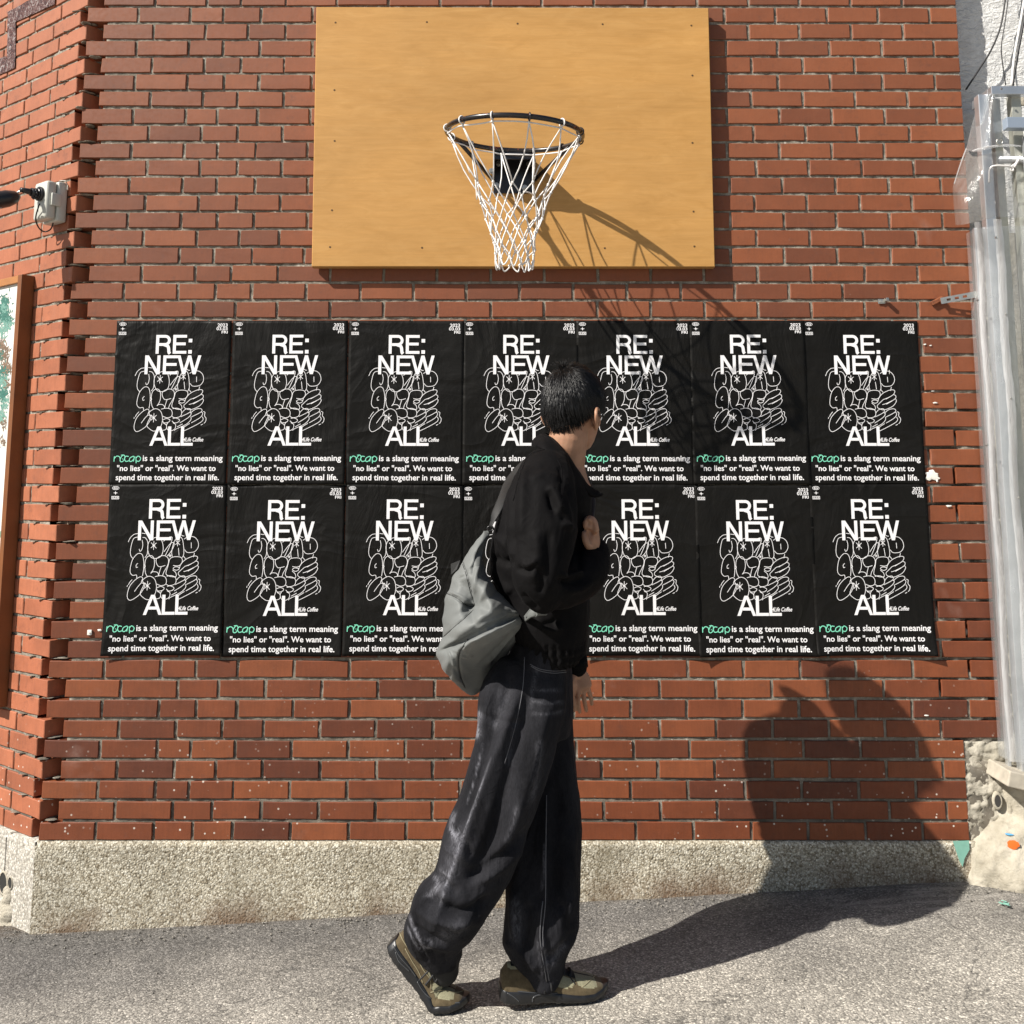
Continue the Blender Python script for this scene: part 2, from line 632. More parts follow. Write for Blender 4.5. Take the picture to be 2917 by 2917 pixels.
def film(name, op, col=(.8, .82, .84)):
    m = Mat(name)
    tr = m.n('ShaderNodeBsdfTransparent'); tr.inputs[0].default_value = (.93, .94, .94, 1)
    gl = m.n('ShaderNodeBsdfGlossy'); gl.inputs['Roughness'].default_value = .16
    df = m.n('ShaderNodeBsdfDiffuse'); df.inputs[0].default_value = (*col, 1)
    tl = m.n('ShaderNodeBsdfTranslucent'); tl.inputs[0].default_value = (*col, 1)
    v = m.pos((1, 1, .25))
    nb = m.bump(m.noise(v, 26, 5, .65, 1.0), .7, .012)
    for s_ in (gl, df): m.l(nb, s_.inputs['Normal'])
    fr = m.n('ShaderNodeLayerWeight'); fr.inputs['Blend'].default_value = .32
    a = m.n('ShaderNodeMixShader'); a.inputs[0].default_value = .5
    m.l(df.outputs[0], a.inputs[1]); m.l(tl.outputs[0], a.inputs[2])
    hz = m.math('MULTIPLY', m.ramp(m.noise(v, 7, 5, .6), [(.3, .4), (.7, 1.0)]), op)
    b = m.n('ShaderNodeMixShader')
    m.l(hz, b.inputs[0]); m.l(tr.outputs[0], b.inputs[1]); m.l(a.outputs[0], b.inputs[2])
    c = m.n('ShaderNodeMixShader')
    m.l(m.math('MULTIPLY', fr.outputs['Facing'], .5), c.inputs[0]); m.l(b.outputs[0], c.inputs[1]); m.l(gl.outputs[0], c.inputs[2])
    m.l(c.outputs[0], m.out.inputs['Surface'])
    m.nt.nodes.remove(m.b)
    return m.m


M['film'] = film('clear plastic film', .32)
M['film_thick'] = film('folded plastic film', .7, (.9, .9, .9))
M['film_flap'] = film('loose clear film', .30, (.8, .78, .74))

M['frame_shaded'] = simple('shaded frame wood', (.17, .058, .016), .45, nscale=9, namp=.22)  # darker copy of the frame wood, shade on the stile put into its colour


# =================================================================== GROUND
def ground_z(x, y):
    xs = 3.0 * math.tanh(x / 3.0)
    ys = 2.5 * math.tanh(y / 2.5)
    return .057 * xs - .021 - .030 * ys


def ground_sheet():
    xs = sorted(set([-150, -80, -40, -20, -12, -8, -6, -5] + [round(-4 + .1 * i, 3) for i in range(81)] + [5, 6, 8, 12, 20, 40, 80, 150]))
    ys = sorted(set([-150, -80, -40, -20, -12, -8, -6, -5] + [round(-4 + .1 * i, 3) for i in range(61)] + [3, 4, 6, 10, 20, 60, 150]))
    vs = []
    for y in ys:
        for x in xs:
            z = ground_z(x, y)
            if abs(x) < 5 and -5 < y < 2: z += .006 * fbm((x * 1.7, y * 1.7, 3))
            vs.append((x, y, z))
    nx = len(xs); fs = []
    for j in range(len(ys) - 1):
        for i in range(nx - 1):
            fs.append((j * nx + i, j * nx + i + 1, (j + 1) * nx + i + 1, (j + 1) * nx + i))
    o = mk('road', vs, fs, M['asphalt'], None, True)
    tag(o, kind='structure')


ground_sheet()

# =================================================================== BRICKS
H = 0.0672
BZ0 = PS(1458, 2393, 0).z          # underside of the lowest course
NC = 52                            # courses
CX = -1.624                        # the blunt corner
TH = math.radians(37.0)
LD = Vector((-math.cos(TH), math.sin(TH), 0))       # along the side wall, away from the corner
LN = Vector((-math.sin(TH), -math.cos(TH), 0))      # its outward normal
BD = .092


def brick_mesh(i, mat, L=.188, h=.0575):
    r = random.Random(100 + i)
    j = lambda a: r.uniform(-a, a)
    b = .0022
    cor = [(-L / 2, -h / 2), (L / 2, -h / 2), (L / 2, h / 2), (-L / 2, h / 2)]
    vs = []
    outer = []
    for (x, z) in cor:
        ox, oz = x + j(.0010), z + j(.0010)
        outer.append((ox, oz))
    # front face carries slightly bowed edges: 12 points
    ring = []
    for k in range(4):
        x0, z0 = outer[k]; x1, z1 = outer[(k + 1) % 4]
        for t in (0, .33, .67):
            ring.append((x0 + (x1 - x0) * t + j(.0009), z0 + (z1 - z0) * t + j(.0011)))
    n = len(ring)
    for (x, z) in ring:
        q = (1 - b / (L / 2), 1 - b / (h / 2))
        vs.append((x * q[0], j(.0002), z * q[1]))
    for (x, z) in ring: vs.append((x, b, z))
    for (x, z) in ring: vs.append((x * .998, BD, z * .998))
    fs = [tuple(range(n))]
    for k in range(n):
        l = (k + 1) % n
        fs.append((k, n + k, n + l, l)); fs.append((n + k, 2 * n + k, 2 * n + l, n + l))
    fs.append(tuple(reversed(range(2 * n, 3 * n))))
    fs = [tuple(reversed(f)) for f in fs]
    me = bpy.data.meshes.new('brick')
    me.from_pydata(vs, [], fs)
    me.materials.append(mat)
    me.update()
    return me, np.array(vs), fs


BR_MAIN = [brick_mesh(i, M['brick']) for i in range(9)]
BR_SIDE = [brick_mesh(40 + i, M['brick_side']) for i in range(6)]


def lay(parent, protos, specs, limit, stuff_mat, name='brick'):
    """specs: (centre, length, yaw, priority) -- the best `limit` become objects, the rest one stuff part"""
    specs = sorted(specs, key=lambda s: s[3])
    base = Vector(parent['base'])
    vs, fs = [], []
    for i, (c, L, yaw, pr) in enumerate(specs):
        me, va, fa = protos[(i * 7 + int(c.z * 1000)) % len(protos)]
        rz = yaw + random.gauss(0, .0035); rx = random.gauss(0, .006); ry = random.gauss(0, .0022)
        sx = L / .188; flip = random.choice((1, 1))
        Mx = Matrix.Translation(c) @ Matrix.Rotation(rz, 4, 'Z') @ Matrix.Rotation(ry, 4, 'Y') @ Matrix.Rotation(rx, 4, 'X') @ Matrix.Diagonal((sx, 1, 1 + random.uniform(-.02, .02), 1))
        if i < limit:
            o = bpy.data.objects.new(name, me)
            C.objects.link(o)
            o.parent = parent
            o.matrix_parent_inverse = Matrix.Translation(-base)
            o.matrix_basis = Mx
        else:
            A = np.array(Mx)
            w = va @ A[:3, :3].T + A[:3, 3]
            b = len(vs)
            vs.extend(w.tolist()); fs.extend([tuple(b + q for q in f) for f in fa])
    if vs:
        o = mk('brickwork', vs, fs, stuff_mat, parent)
        o['kind'] = 'stuff'


wall = thing('brick_wall', 'long front brick wall carrying the wooden board and rows of black posters', 'brick wall', (0, 0, 0))
side = thing('brick_wall', 'orange side brick wall receding left behind the outlet box and framed painting', 'brick wall', (CX, .05, 0))

specs = []
PITCH_B = .1972
for i in range(NC):
    zc = BZ0 + i * H + .0575 / 2
    A = (i % 2 == 0)
    rr = random.Random(i * 13 + 5)
    x = CX + .002 if A else CX + .064
    xr = 1.700 if i > 4 else 1.568
    j = .0105
    cells = []
    cells.append((x, x + .188)); x += .188 + j
    cells.append((x, x + .188)); x += .188 + j
    tot = (.27 if A else .305)
    a = (tot - 2 * j) * rr.uniform(.42, .54)
    cells.append((x, x + a)); x += a + j
    b = tot - 2 * j - a
    cells.append((x, x + b)); x += b + j
    x += rr.uniform(-.004, .004)
    while x < xr - .02:
        L = .1868 + rr.uniform(-.003, .002)
        e = min(x + L, xr)
        if e - x > .03: cells.append((x, e))
        x = x + L + j
    if xr - cells[-1][1] > .004 and xr - cells[-1][1] < .04:
        cells[-1] = (cells[-1][0], xr)
    for (x0, x1) in cells:
        c = Vector(((x0 + x1) / 2, rr.uniform(-.0012, .0012), zc + rr.uniform(-.0012, .0012)))
        pxs, pys = proj([(c.x, 0, c.z)])
        px, py = pxs[0], pys[0]
        hid = (600 < px < 1335 and 15 < py < 500) or (225 < px < 1725 and 612 < py < 1225) or py < -40 or (940 < px < 1060 and 1225 < py < 1500)
        pr = (1000 if hid else 0) + zc * 10 + (3 if x1 - x0 < .1 else 0)
        specs.append((c, x1 - x0, 0, pr))
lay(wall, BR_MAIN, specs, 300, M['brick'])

specs = []
for i in range(NC):
    zc = BZ0 + i * H + .0575 / 2
    rr = random.Random(i * 17 + 3)
    t = .048 if i % 2 == 0 else .001
    while t < 2.4:
        L = .188 + rr.uniform(-.003, .003)
        c = Vector((CX, 0, zc + rr.uniform(-.001, .001))) + LD * (t + L / 2) + LN * rr.uniform(-.001, .001)
        pr = t * 10 + (100 if zc > 2.75 or t > .72 else 0)
        # old patch of rough infill high on the side wall
        specs.append((c, L, -TH, pr))
        t += L + .0095
# the corner brick of each course leaves its end bare, the rest run back along the wall
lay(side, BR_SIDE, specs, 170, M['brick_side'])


def mortar_sheet(name, parent, f, s0, s1, z0, z1, step=.012, seed=0, deep=None):
    ns = int((s1 - s0) / step) + 1; nz = int((z1 - z0) / step) + 1
    vs = []
    for j in range(nz):
        z = z0 + (z1 - z0) * j / (nz - 1)
        for i in range(ns):
            s = s0 + (s1 - s0) * i / (ns - 1)
            d = .0054 + .0032 * fbm((s * 40, z * 55, seed)) + .0016 * fbm((s * 6, z * 6, seed + 9))
            if deep: d += deep(s, z)
            vs.append(f(s, d, z))
    fs = [(j * ns + i, j * ns + i + 1, (j + 1) * ns + i + 1, (j + 1) * ns + i) for j in range(nz - 1) for i in range(ns - 1)]
    return mk(name, vs, fs, M['mortar'], parent, True)


def deep_main(s, z):
    d = 0
    if s > 1.45 and .45 < z < 1.75:       # joints washed out by the right edge
        d += .03 * max(0, min(1, 3 * fbm((s * 9, z * 14, 4)) + .2)) * min(1, (s - 1.45) / .1)
    if s < CX + .075: d += .06
    return d


ZT = BZ0 + NC * H
mortar_sheet('mortar', wall, lambda s, d, z: (s, d, z), CX + .03, 1.698 + .0, BZ0 - .01, ZT, seed=1, deep=deep_main)
mortar_sheet('mortar', side, lambda s, d, z: tuple(Vector((CX, 0, z)) + LD * s - LN * d), .06, 2.4, BZ0 - .01, ZT, .014, seed=2)
# solid core behind the toothed corner and the wall masses themselves
mb = MB()
c0 = Vector((CX, 0, 0))
a = c0 + Vector((.012, .060, 0)); b = c0 + Vector((.085, .055, 0)); c_ = c0 + Vector((.09, .30, 0)); d_ = c0 + LD * .30 - LN * .09; e_ = c0 + LD * .10 - LN * .055
ring = [a, b, c_, d_, e_]
for z in (BZ0 - .01, ZT): mb.v += [(p.x, p.y, z) for p in ring]
n = 5
mb.f += [(k, (k + 1) % n, n + (k + 1) % n, n + k) for k in range(n)] + [tuple(range(n, 2 * n))]
mb.build('mortar_core', M['mortar'], wall)
# lumps of mortar left on the ledges of the toothed corner
mb = MB()
for i in range(NC):
    z = BZ0 + i * H - .004
    rr = random.Random(i)
    for q in range(3):
        p = c0 + Vector((rr.uniform(-.012, .055), rr.uniform(.008, .04), 0))
        mb.ball((p.x, p.y, z + rr.uniform(-.001, .003)), (rr.uniform(.014, .028), rr.uniform(.012, .024), rr.uniform(.0012, .0022)), 7, 4)
    p = c0 + LD * rr.uniform(.06, .16) - LN * .004
    mb.ball((p.x, p.y, z), (.03, .010, .0016), 7, 4)
o = mb.build('mortar_crumbs', M['mortar'], wall, True); o['kind'] = 'stuff'
# masses behind
MB().box((CX + .1, .10, -.5), (1.70, .42, ZT)).build('wall_core', M['mortar'], wall)
mb = MB()
q0 = c0 + LD * .12 - LN * .10; q1 = c0 + LD * 2.4 - LN * .10; q2 = c0 + LD * 2.4 - LN * .4; q3 = c0 + LD * .12 - LN * .4
for z in (-.5, ZT): mb.v += [(p.x, p.y, z) for p in (q0, q1, q2, q3)]
mb.f += [(0, 1, 5, 4), (1, 2, 6, 5), (2, 3, 7, 6), (3, 0, 4, 7), (4, 5, 6, 7)]
mb.build('wall_core', M['mortar'], side)
# right jamb of brick wall: side faces of a pier
MB().box((1.690, .095, BZ0), (1.699, .42, ZT)).build('wall_jamb', M['stucco'], wall)


# rough dark band high on the side wall
def band():
    m = Mat('rough dark infill')
    v = m.pos()
    c = m.ramp(m.noise(v, 45, 4, .6, 1.5), [(.32, (.035, .03, .035)), (.5, (.13, .06, .055)), (.66, (.36, .33, .32))])
    mt = m.set(c, .85, 0, .3, m.bump(m.noise(v, 60, 5, .7, 1.2), 1, .012))
    pts = [(158, -60, 1), (158, 18, 1), (45, 62, 1), (41, 193, 1), (-25, 215, 1), (-25, 165, 1), (22, 145, 1), (28, 30, 1), (90, -10, 1), (95, -60, 1)]
    mb = MB()
    # lies in the plane of the side wall, 3 mm proud
    o = c0 + LN * .004
    def onwall(sx, sy):
        aa = (sx - 1458.5) / F; bb = (CY - sy) / F
        dr = Vector((aa, CP - bb * SP, SP + bb * CP)); org = Vector((0, -D, CAM_Z))
        t = (o - org).dot(LN) / dr.dot(LN)
        return org + dr * t
    quads = [[(95, -60), (158, -60), (158, 14), (92, 38)], [(158, 14), (92, 38), (90, -10), (95, -60)]]
    strips = [[(156, -70), (156, 12), (100, -8), (100, -70)], [(156, 12), (45, 62), (22, 34), (100, -8)], [(45, 62), (43, 193), (20, 204), (22, 34)], [(20, 204), (-40, 228), (-40, 178), (20, 160)]]
    for s_ in strips:
        a4 = [onwall(*p) for p in s_]
        n_ = 10; vs = []
        for j_ in range(n_ + 1):
            for i_ in range(n_ + 1):
                u, w = i_ / n_, j_ / n_
                p = a4[0] * (1 - u) * (1 - w) + a4[1] * u * (1 - w) + a4[2] * u * w + a4[3] * (1 - u) * w
                p += LN * (.001 + .0025 * mnoise.noise(p * 70))
                vs.append(p)
        mb.add(vs, [(j_ * (n_ + 1) + i_, j_ * (n_ + 1) + i_ + 1, (j_ + 1) * (n_ + 1) + i_ + 1, (j_ + 1) * (n_ + 1) + i_) for j_ in range(n_) for i_ in range(n_)])
    mb.build('rough_infill', mt, side, True)


band()

# plinths ------------------------------------------------------------
PF = -.012


def plinth_main():
    vs = []
    n = 170; m = 22
    x0, x1 = CX - .004, 1.60
    top = BZ0 - .003
    for j in range(m + 1):
        for i in range(n + 1):
            x = x0 + (x1 - x0) * i / n
            zt = top; zb = ground_z(x, 0) - .06
            if j == 0:
                vs.append((x, .02, zt + .002 * fbm((x * 9, 0, 0))))
            else:
                t = (j - 1) / (m - 1)
                z = zt + (zb - zt) * t
                y = PF - .003 * fbm((x * 5, z * 5, 7)) - .012 * max(0, t - .5) + (.006 if j == 1 else 0)
                vs.append((x, y, z))
    fs = [(j * (n + 1) + i, (j + 1) * (n + 1) + i, (j + 1) * (n + 1) + i + 1, j * (n + 1) + i + 1) for j in range(m) for i in range(n)]
    mk('plinth', vs, fs, M['aggregate'], wall, True)


plinth_main()


def plinth_side():
    n = 60; m = 14; vs = []
    top = BZ0 - .003
    for j in range(m + 1):
        for i in range(n + 1):
            s = 2.4 * i / n
            p = c0 + LD * s
            zb = ground_z(p.x, p.y) - .08
            if j == 0:
                q = p - LN * .03; vs.append((q.x, q.y, top))
            else:
                t = (j - 1) / (m - 1)
                z = top + (zb - top) * t
                q = p + LN * (.010 + .002 * fbm((s * 6, z * 6, 1)))
                if i == 0: q = Vector((CX - .004, PF, 0))
                vs.append((q.x, q.y, z))
    fs = [(j * (n + 1) + i, j * (n + 1) + i + 1, (j + 1) * (n + 1) + i + 1, (j + 1) * (n + 1) + i) for j in range(m) for i in range(n)]
    mk('plinth', vs, fs, M['aggregate_pale'], side, True)


plinth_side()


def on_side(sx, sy, off=.0):
    o = c0 + LN * off
    aa = (sx - 1458.5) / F; bb = (CY - sy) / F
    dr = Vector((aa, CP - bb * SP, SP + bb * CP)); org = Vector((0, -D, CAM_Z))
    t = (o - org).dot(LN) / dr.dot(LN)
    return org + dr * t


# weep pipes in the side plinth
for (sx, sy, r) in ((11, 2515, .030), (31, 2515, .016)):
    p = on_side(sx, sy, .010)
    mb = MB()
    a0 = p + LN * .004; a1 = p - LN * .05
    vs = []; n = 24
    U = LD; W = Vector((0, 0, 1))
    for (c_, rr_) in ((a0, r), (a0, r * .84), (p - LN * .0, r * .84), ):
        for k in range(n):
            q = 2 * PI * k / n
            vs.append(c_ + U * rr_ * math.cos(q) + W * rr_ * math.sin(q) * 1.35)
    fs = []
    for i in range(2):
        for k in range(n):
            l = (k + 1) % n
            fs.append((i * n + k, i * n + l, (i + 1) * n + l, (i + 1) * n + k))
    for k in range(n):
        vs.append(p + LN * -.002 + U * r * math.cos(2 * PI * k / n) + W * r * 1.35 * math.sin(2 * PI * k / n))
    for k in range(n):
        l = (k + 1) % n
        fs.append((k, 3 * n + k, 3 * n + l, l))
    mb.add(vs, fs)
    pipe = mb.build('drain_pipe', M['footing'], side, True)
    md = MB(); vs = [p + LN * .0035 * 0 + LN * .002 + U * r * .84 * math.cos(2 * PI * k / n) + W * r * .84 * 1.35 * math.sin(2 * PI * k / n) for k in range(n)]
    md.add(vs, [tuple(range(n))])
    o = md.build('pipe_mouth', simple('pipe hollow', (.02, .02, .018), .9), pipe)
# pale lime run below the pipes
mb = MB()
for k in range(16):
    t = k / 15
    p = on_side(22 + 3 * math.sin(k), 2540 + 120 * t, .012)
    mb.ball(p + Vector((0, 0, 0)), (.018 + .022 * t, .006 + .012 * t, .02), 10, 6)
mb.build('lime_run', M['footing'], side, True)
mb = MB()
p = on_side(18, 2385, .0115); q = on_side(12, 2490, .0115)
mb.tube([p, q], .0012, 5)
mb.build('plinth_crack', simple('crack', (.12, .11, .10), .9), side)

# =================================================================== POSTERS
ZX = lambda x, y: (x, y)   # the artwork is authored in the pixel frame of one enlarged poster


def z2uv(x, y):
    t = (y - 90) / 1760.0
    l = 135 - 85 * t; r = 1395 - 60 * t
    return ((x - l) / (r - l) * .42, t * .594)


class Flat:
    def __init__(s): s.v = []; s.f = []; s.k = 0

    def ribbon(s, pts, w, closed=False, butt=True):
        s.k = (s.k + 1) % 40
        off = s.k * 1.2e-5
        pts = [Vector((p[0], p[1])) for p in pts]
        m = len(pts)
        b = len(s.v)
        for i in range(m):
            if closed: t = pts[(i + 1) % m] - pts[i - 1]
            else: t = pts[min(i + 1, m - 1)] - pts[max(i - 1, 0)]
            if t.length < 1e-9: t = Vector((1, 0))
            t.normalize(); nn = Vector((-t.y, t.x))
            s.v.append((*(pts[i] + nn * w / 2), off)); s.v.append((*(pts[i] - nn * w / 2), off))
        for i in range(m if closed else m - 1):
            j = (i + 1) % m
            s.f.append((b + 2 * i, b + 2 * i + 1, b + 2 * j + 1, b + 2 * j))

    def poly(s, pts):
        s.k = (s.k + 1) % 40
        b = len(s.v)
        s.v += [(p[0], p[1], s.k * 1.2e-5) for p in pts]
        s.f.append(tuple(range(b, b + len(pts))))

    def disc(s, c, rx, ry=None, n=16):
        ry = ry or rx
        s.poly([(c[0] + rx * math.cos(2 * PI * k / n), c[1] + ry * math.sin(2 * PI * k / n)) for k in range(n)])


def crv(pts, sub=5, closed=False):
    return [(p.x, p.y) for p in smooth_path([Vector((x, y, 0)) for x, y in pts], sub, closed)]


def arc(cx, cy, rx, ry, a0, a1, n=18):
    return [(cx + rx * math.cos(math.radians(a0 + (a1 - a0) * k / n)), cy + ry * math.sin(math.radians(a0 + (a1 - a0) * k / n))) for k in range(n + 1)]


def title(which):
    T = Flat(); w = .0110; ch = .069

    def stem(x, y0, y1, ww=w): T.poly([(x, y0), (x + ww, y0), (x + ww, y1), (x, y1)])
    def bar(x0, x1, y, ww=w * .92): T.poly([(x0, y - ww / 2), (x1, y - ww / 2), (x1, y + ww / 2), (x0, y + ww / 2)])
    def diag(x0, y0, x1, y1, ww=w): T.poly([(x0 - ww / 2, y0), (x0 + ww / 2, y0), (x1 + ww / 2, y1), (x1 - ww / 2, y1)])
    def E(x, y, W):
        stem(x, y, y + ch); bar(x + w - .001, x + W, y + w * .46); bar(x + w - .001, x + W * .93, y + ch * .48); bar(x + w - .001, x + W, y + ch - w * .46)
    def L(x, y, W):
        stem(x, y, y + ch); bar(x + w - .001, x + W, y + ch - w * .46)
    if which == 'ALL':
        y = .3865
        diag(.1715, y, .1450, y + ch); diag(.1735, y, .2000, y + ch); bar(.1560, .1890, y + ch * .66)
        L(.2055, y, .0450); L(.2520, y, .0440)
        return T
    # R
    x, y = .1460, .0525
    stem(x, y, y + ch)
    rb = .0195
    bar(x + w - .001, x + .034, y + w * .46); bar(x + w - .001, x + .034, y + .0385 - w * .3)
    T.ribbon(arc(x + .033, y + w * .46 + (.0385 - w * .3 - w * .46) / 2, rb * .8, (.0385 - w * .3 - w * .46) / 2, -92, 92), w * .92)
    T.ribbon(crv([(x + .030, y + .036), (x + .043, y + .041), (x + .047, y + .050), (x + .0485, y + .063), (x + .0525, y + ch)]), w)
    E(.2085, y, .0500)
    for yy in (y + .021, y + ch - .0065): T.poly([(.2655, yy - .0065), (.2785, yy - .0065), (.2785, yy + .0065), (.2655, yy + .0065)])
    # NEW
    y = .1280
    stem(.1095, y, y + ch); stem(.1540, y, y + ch); diag(.1160, y, .1590, y + ch, w * 1.18)
    E(.1755, y, .0535)
    xs = [.2325, .2525, .2715, .2905, .3085]
    diag(xs[0], y, xs[1], y + ch); diag(xs[2], y, xs[1], y + ch); diag(xs[2], y, xs[3], y + ch); diag(xs[4], y, xs[3], y + ch)
    return T


def drawing():
    G = Flat(); w = .0019
    cl = []
    op = []
    op += [[(335, 692), (360, 645), (400, 612), (440, 605)], [(480, 600), (522, 606)]]
    op += [[(440, 640), (395, 655), (370, 720), (358, 790), (365, 835), (390, 865)],
           [(490, 645), (520, 650), (545, 690), (546, 760), (538, 820), (515, 855)],
           [(485, 672), (492, 720), (482, 768), (462, 788), (453, 765)]]
    cl += [[(630, 645), (690, 668), (712, 750), (695, 830), (640, 862), (575, 845), (545, 770), (560, 690)]]
    op += [[(715, 685), (760, 652), (800, 640), (808, 662), (785, 730), (745, 812), (735, 830)],
           [(720, 795), (770, 730), (805, 700), (830, 708), (822, 745), (790, 800), (755, 838)]]
    op += [[(810, 845), (803, 800), (818, 725), (845, 665), (880, 640), (915, 660), (930, 740), (932, 820), (915, 855)], [(875, 755), (882, 835)]]
    op += [[(940, 772), (965, 800), (1008, 803), (1055, 790), (1088, 740), (1080, 680), (1040, 642), (980, 640), (935, 665)], [(1012, 700), (1012, 758)],
           [(1047, 808), (1035, 850)], [(925, 835), (952, 868)], [(905, 618), (920, 630), (938, 632)]]
    op += [[(430, 1065), (425, 1032), (385, 1035), (357, 1000), (365, 930), (390, 862), (440, 812), (485, 822), (503, 890), (502, 970), (490, 1042)], [(440, 912), (422, 930), (424, 955), (440, 950)]]
    op += [[(545, 1052), (522, 1010), (515, 945), (522, 880), (548, 842), (590, 835), (615, 870), (617, 935), (600, 985), (578, 1015), (600, 1000), (640, 1002), (660, 1020), (660, 1045)], [(503, 925), (520, 940), (507, 960)]]
    op += [[(640, 915), (637, 872), (680, 840), (730, 835), (765, 862), (768, 912), (742, 965), (718, 1005), (705, 1045)], [(640, 915), (668, 948), (735, 935)], [(690, 950), (672, 1000), (665, 1035)]]
    op += [[(775, 882), (800, 855), (850, 845), (900, 852), (918, 882), (905, 922), (870, 940), (818, 935)], [(778, 880), (762, 945), (745, 995), (747, 1030), (800, 1050), (850, 1048), (846, 1010), (815, 982)]]
    cl += [[(818, 968), (850, 985), (882, 972), (878, 955), (840, 950)]]
    op += [[(885, 965), (905, 918), (960, 870), (1040, 840), (1080, 850), (1062, 890), (1000, 925), (945, 945)], [(1062, 890), (1087, 905), (1072, 940), (980, 985), (930, 1000)], [(1080, 937), (1088, 962), (1045, 1015), (950, 1055), (885, 1038), (875, 1010), (900, 985), (945, 945)], [(975, 940), (1040, 905)], [(975, 995), (1040, 960)]]
    cl += [[(370, 1288), (335, 1275), (328, 1225), (355, 1145), (415, 1080), (470, 1050), (492, 1068), (478, 1110), (515, 1122), (500, 1175), (450, 1240)]]
    op += [[(405, 1200), (450, 1142), (480, 1112)]]
    cl += [[(560, 1045), (620, 1075), (640, 1160), (615, 1245), (550, 1285), (490, 1255), (468, 1215), (505, 1130), (492, 1085)]]
    op += [[(625, 1050), (680, 1040), (730, 1052), (748, 1092), (735, 1130), (690, 1142), (642, 1125)], [(645, 1165), (685, 1150), (722, 1166), (705, 1190), (660, 1197), (642, 1180)], [(650, 1200), (682, 1220), (680, 1262), (640, 1277), (600, 1270)]]
    op += [[(750, 1046), (800, 1040), (845, 1062), (848, 1110), (820, 1135), (770, 1142), (745, 1125)], [(755, 1150), (790, 1145), (828, 1166), (810, 1190), (770, 1197), (745, 1175)], [(755, 1196), (785, 1216), (775, 1262), (730, 1282), (695, 1266), (685, 1222), (700, 1195)]]
    op += [[(850, 1092), (890, 1052), (940, 1045), (940, 1082), (840, 1132)], [(940, 1082), (955, 1102), (920, 1142), (830, 1197)], [(950, 1130), (952, 1162), (900, 1212), (790, 1262), (772, 1280)], [(800, 1240), (860, 1208)]]
    op += [[(945, 1092), (1000, 1052), (1060, 1045), (1065, 1078), (960, 1132)], [(1065, 1078), (1080, 1100), (1050, 1142), (955, 1197)], [(1075, 1130), (1085, 1162), (1040, 1202), (880, 1280), (860, 1272), (880, 1240), (940, 1202)]]
    op += [[(1085, 1075), (1105, 1085), (1100, 1120), (1118, 1150), (1110, 1185), (1093, 1202)], [(1060, 1220), (1082, 1210)], [(380, 1078), (355, 1105), (340, 1132)], [(330, 1135), (325, 1152)]]
    for c in cl: G.ribbon([z2uv(*p) for p in crv(c, 5, True)], w, True)
    for c in op: G.ribbon([z2uv(*p) for p in crv(c, 5)], w)
    for (cx, cy, r) in ((610, 728, 46), (868, 700, 38), (543, 1142, 48)):
        for a in (95, 40, 145, 5):
            if a == 5 and r < 40: continue
            dx, dy = r * math.cos(math.radians(a)) * .8, r * math.sin(math.radians(a))
            if a == 5: dx, dy = dx * .4, dy
            G.ribbon([z2uv(cx - dx, cy - dy), z2uv(cx + dx, cy + dy)], w)
    for a in (0, 55, 120): G.ribbon([z2uv(785 - 16 * math.cos(math.radians(a)), 835 - 16 * math.sin(math.radians(a))), z2uv(785 + 16 * math.cos(math.radians(a)), 835 + 16 * math.sin(math.radians(a)))], w * .8)
    return G


_tx = {}


def text_arrays(body, bold=0.0, shear=0.0, spacing=1.0):
    key = (body, bold, shear, spacing)
    if key in _tx: return _tx[key]
    cu = bpy.data.curves.new('t', 'FONT')
    cu.body = body; cu.size = 1; cu.offset = bold; cu.shear = shear; cu.space_character = spacing
    cu.resolution_u = 3; cu.fill_mode = 'FRONT'
    ob = bpy.data.objects.new('t', cu); C.objects.link(ob)
    bpy.context.view_layer.update()
    dg = bpy.context.evaluated_depsgraph_get()
    me = bpy.data.meshes.new_from_object(ob.evaluated_get(dg))
    v = np.array([tuple(a.co) for a in me.vertices]); f = [tuple(p.vertices) for p in me.polygons]
    bpy.data.objects.remove(ob); bpy.data.curves.remove(cu); bpy.data.meshes.remove(me)
    _tx[key] = (v, f)
    return _tx[key]


def put_text(fl, body, x0, x1, ytop, ybot, cap=None, **kw):
    """text fitted to the box of zoomed pixels (x0..x1, ytop..ybot = tallest..lowest ink)"""
    v, f = text_arrays(body, **kw)
    mn = v.min(0); mx = v.max(0)
    u0, va = z2uv(x0, (ytop + ybot) / 2); u1, _ = z2uv(x1, (ytop + ybot) / 2)
    v0 = z2uv(x0, ytop)[1]; v1 = z2uv(x0, ybot)[1]
    b = len(fl.v)
    fl.k = (fl.k + 1) % 40
    for p in v:
        fl.v.append((u0 + (p[0] - mn[0]) / (mx[0] - mn[0]) * (u1 - u0), v1 - (p[1] - mn[1]) / (mx[1] - mn[1]) * (v1 - v0), fl.k * 1.2e-5))
    fl.f += [tuple(b + i for i in q) for q in f]


def slogan():
    G = Flat()
    put_text(G, 'is a slang term meaning', 425, 1300, 1540, 1622, bold=.016)
    put_text(G, '"no lies" or "real". We want to', 142, 1225, 1645, 1708, bold=.016)
    put_text(G, 'spend time together in real life.', 130, 1262, 1742, 1825, bold=.016)
    return G


def script_line():
    G = Flat()
    put_text(G, '4Life Coffee', 870, 1088, 1352, 1396, bold=.02, shear=.35)
    return G


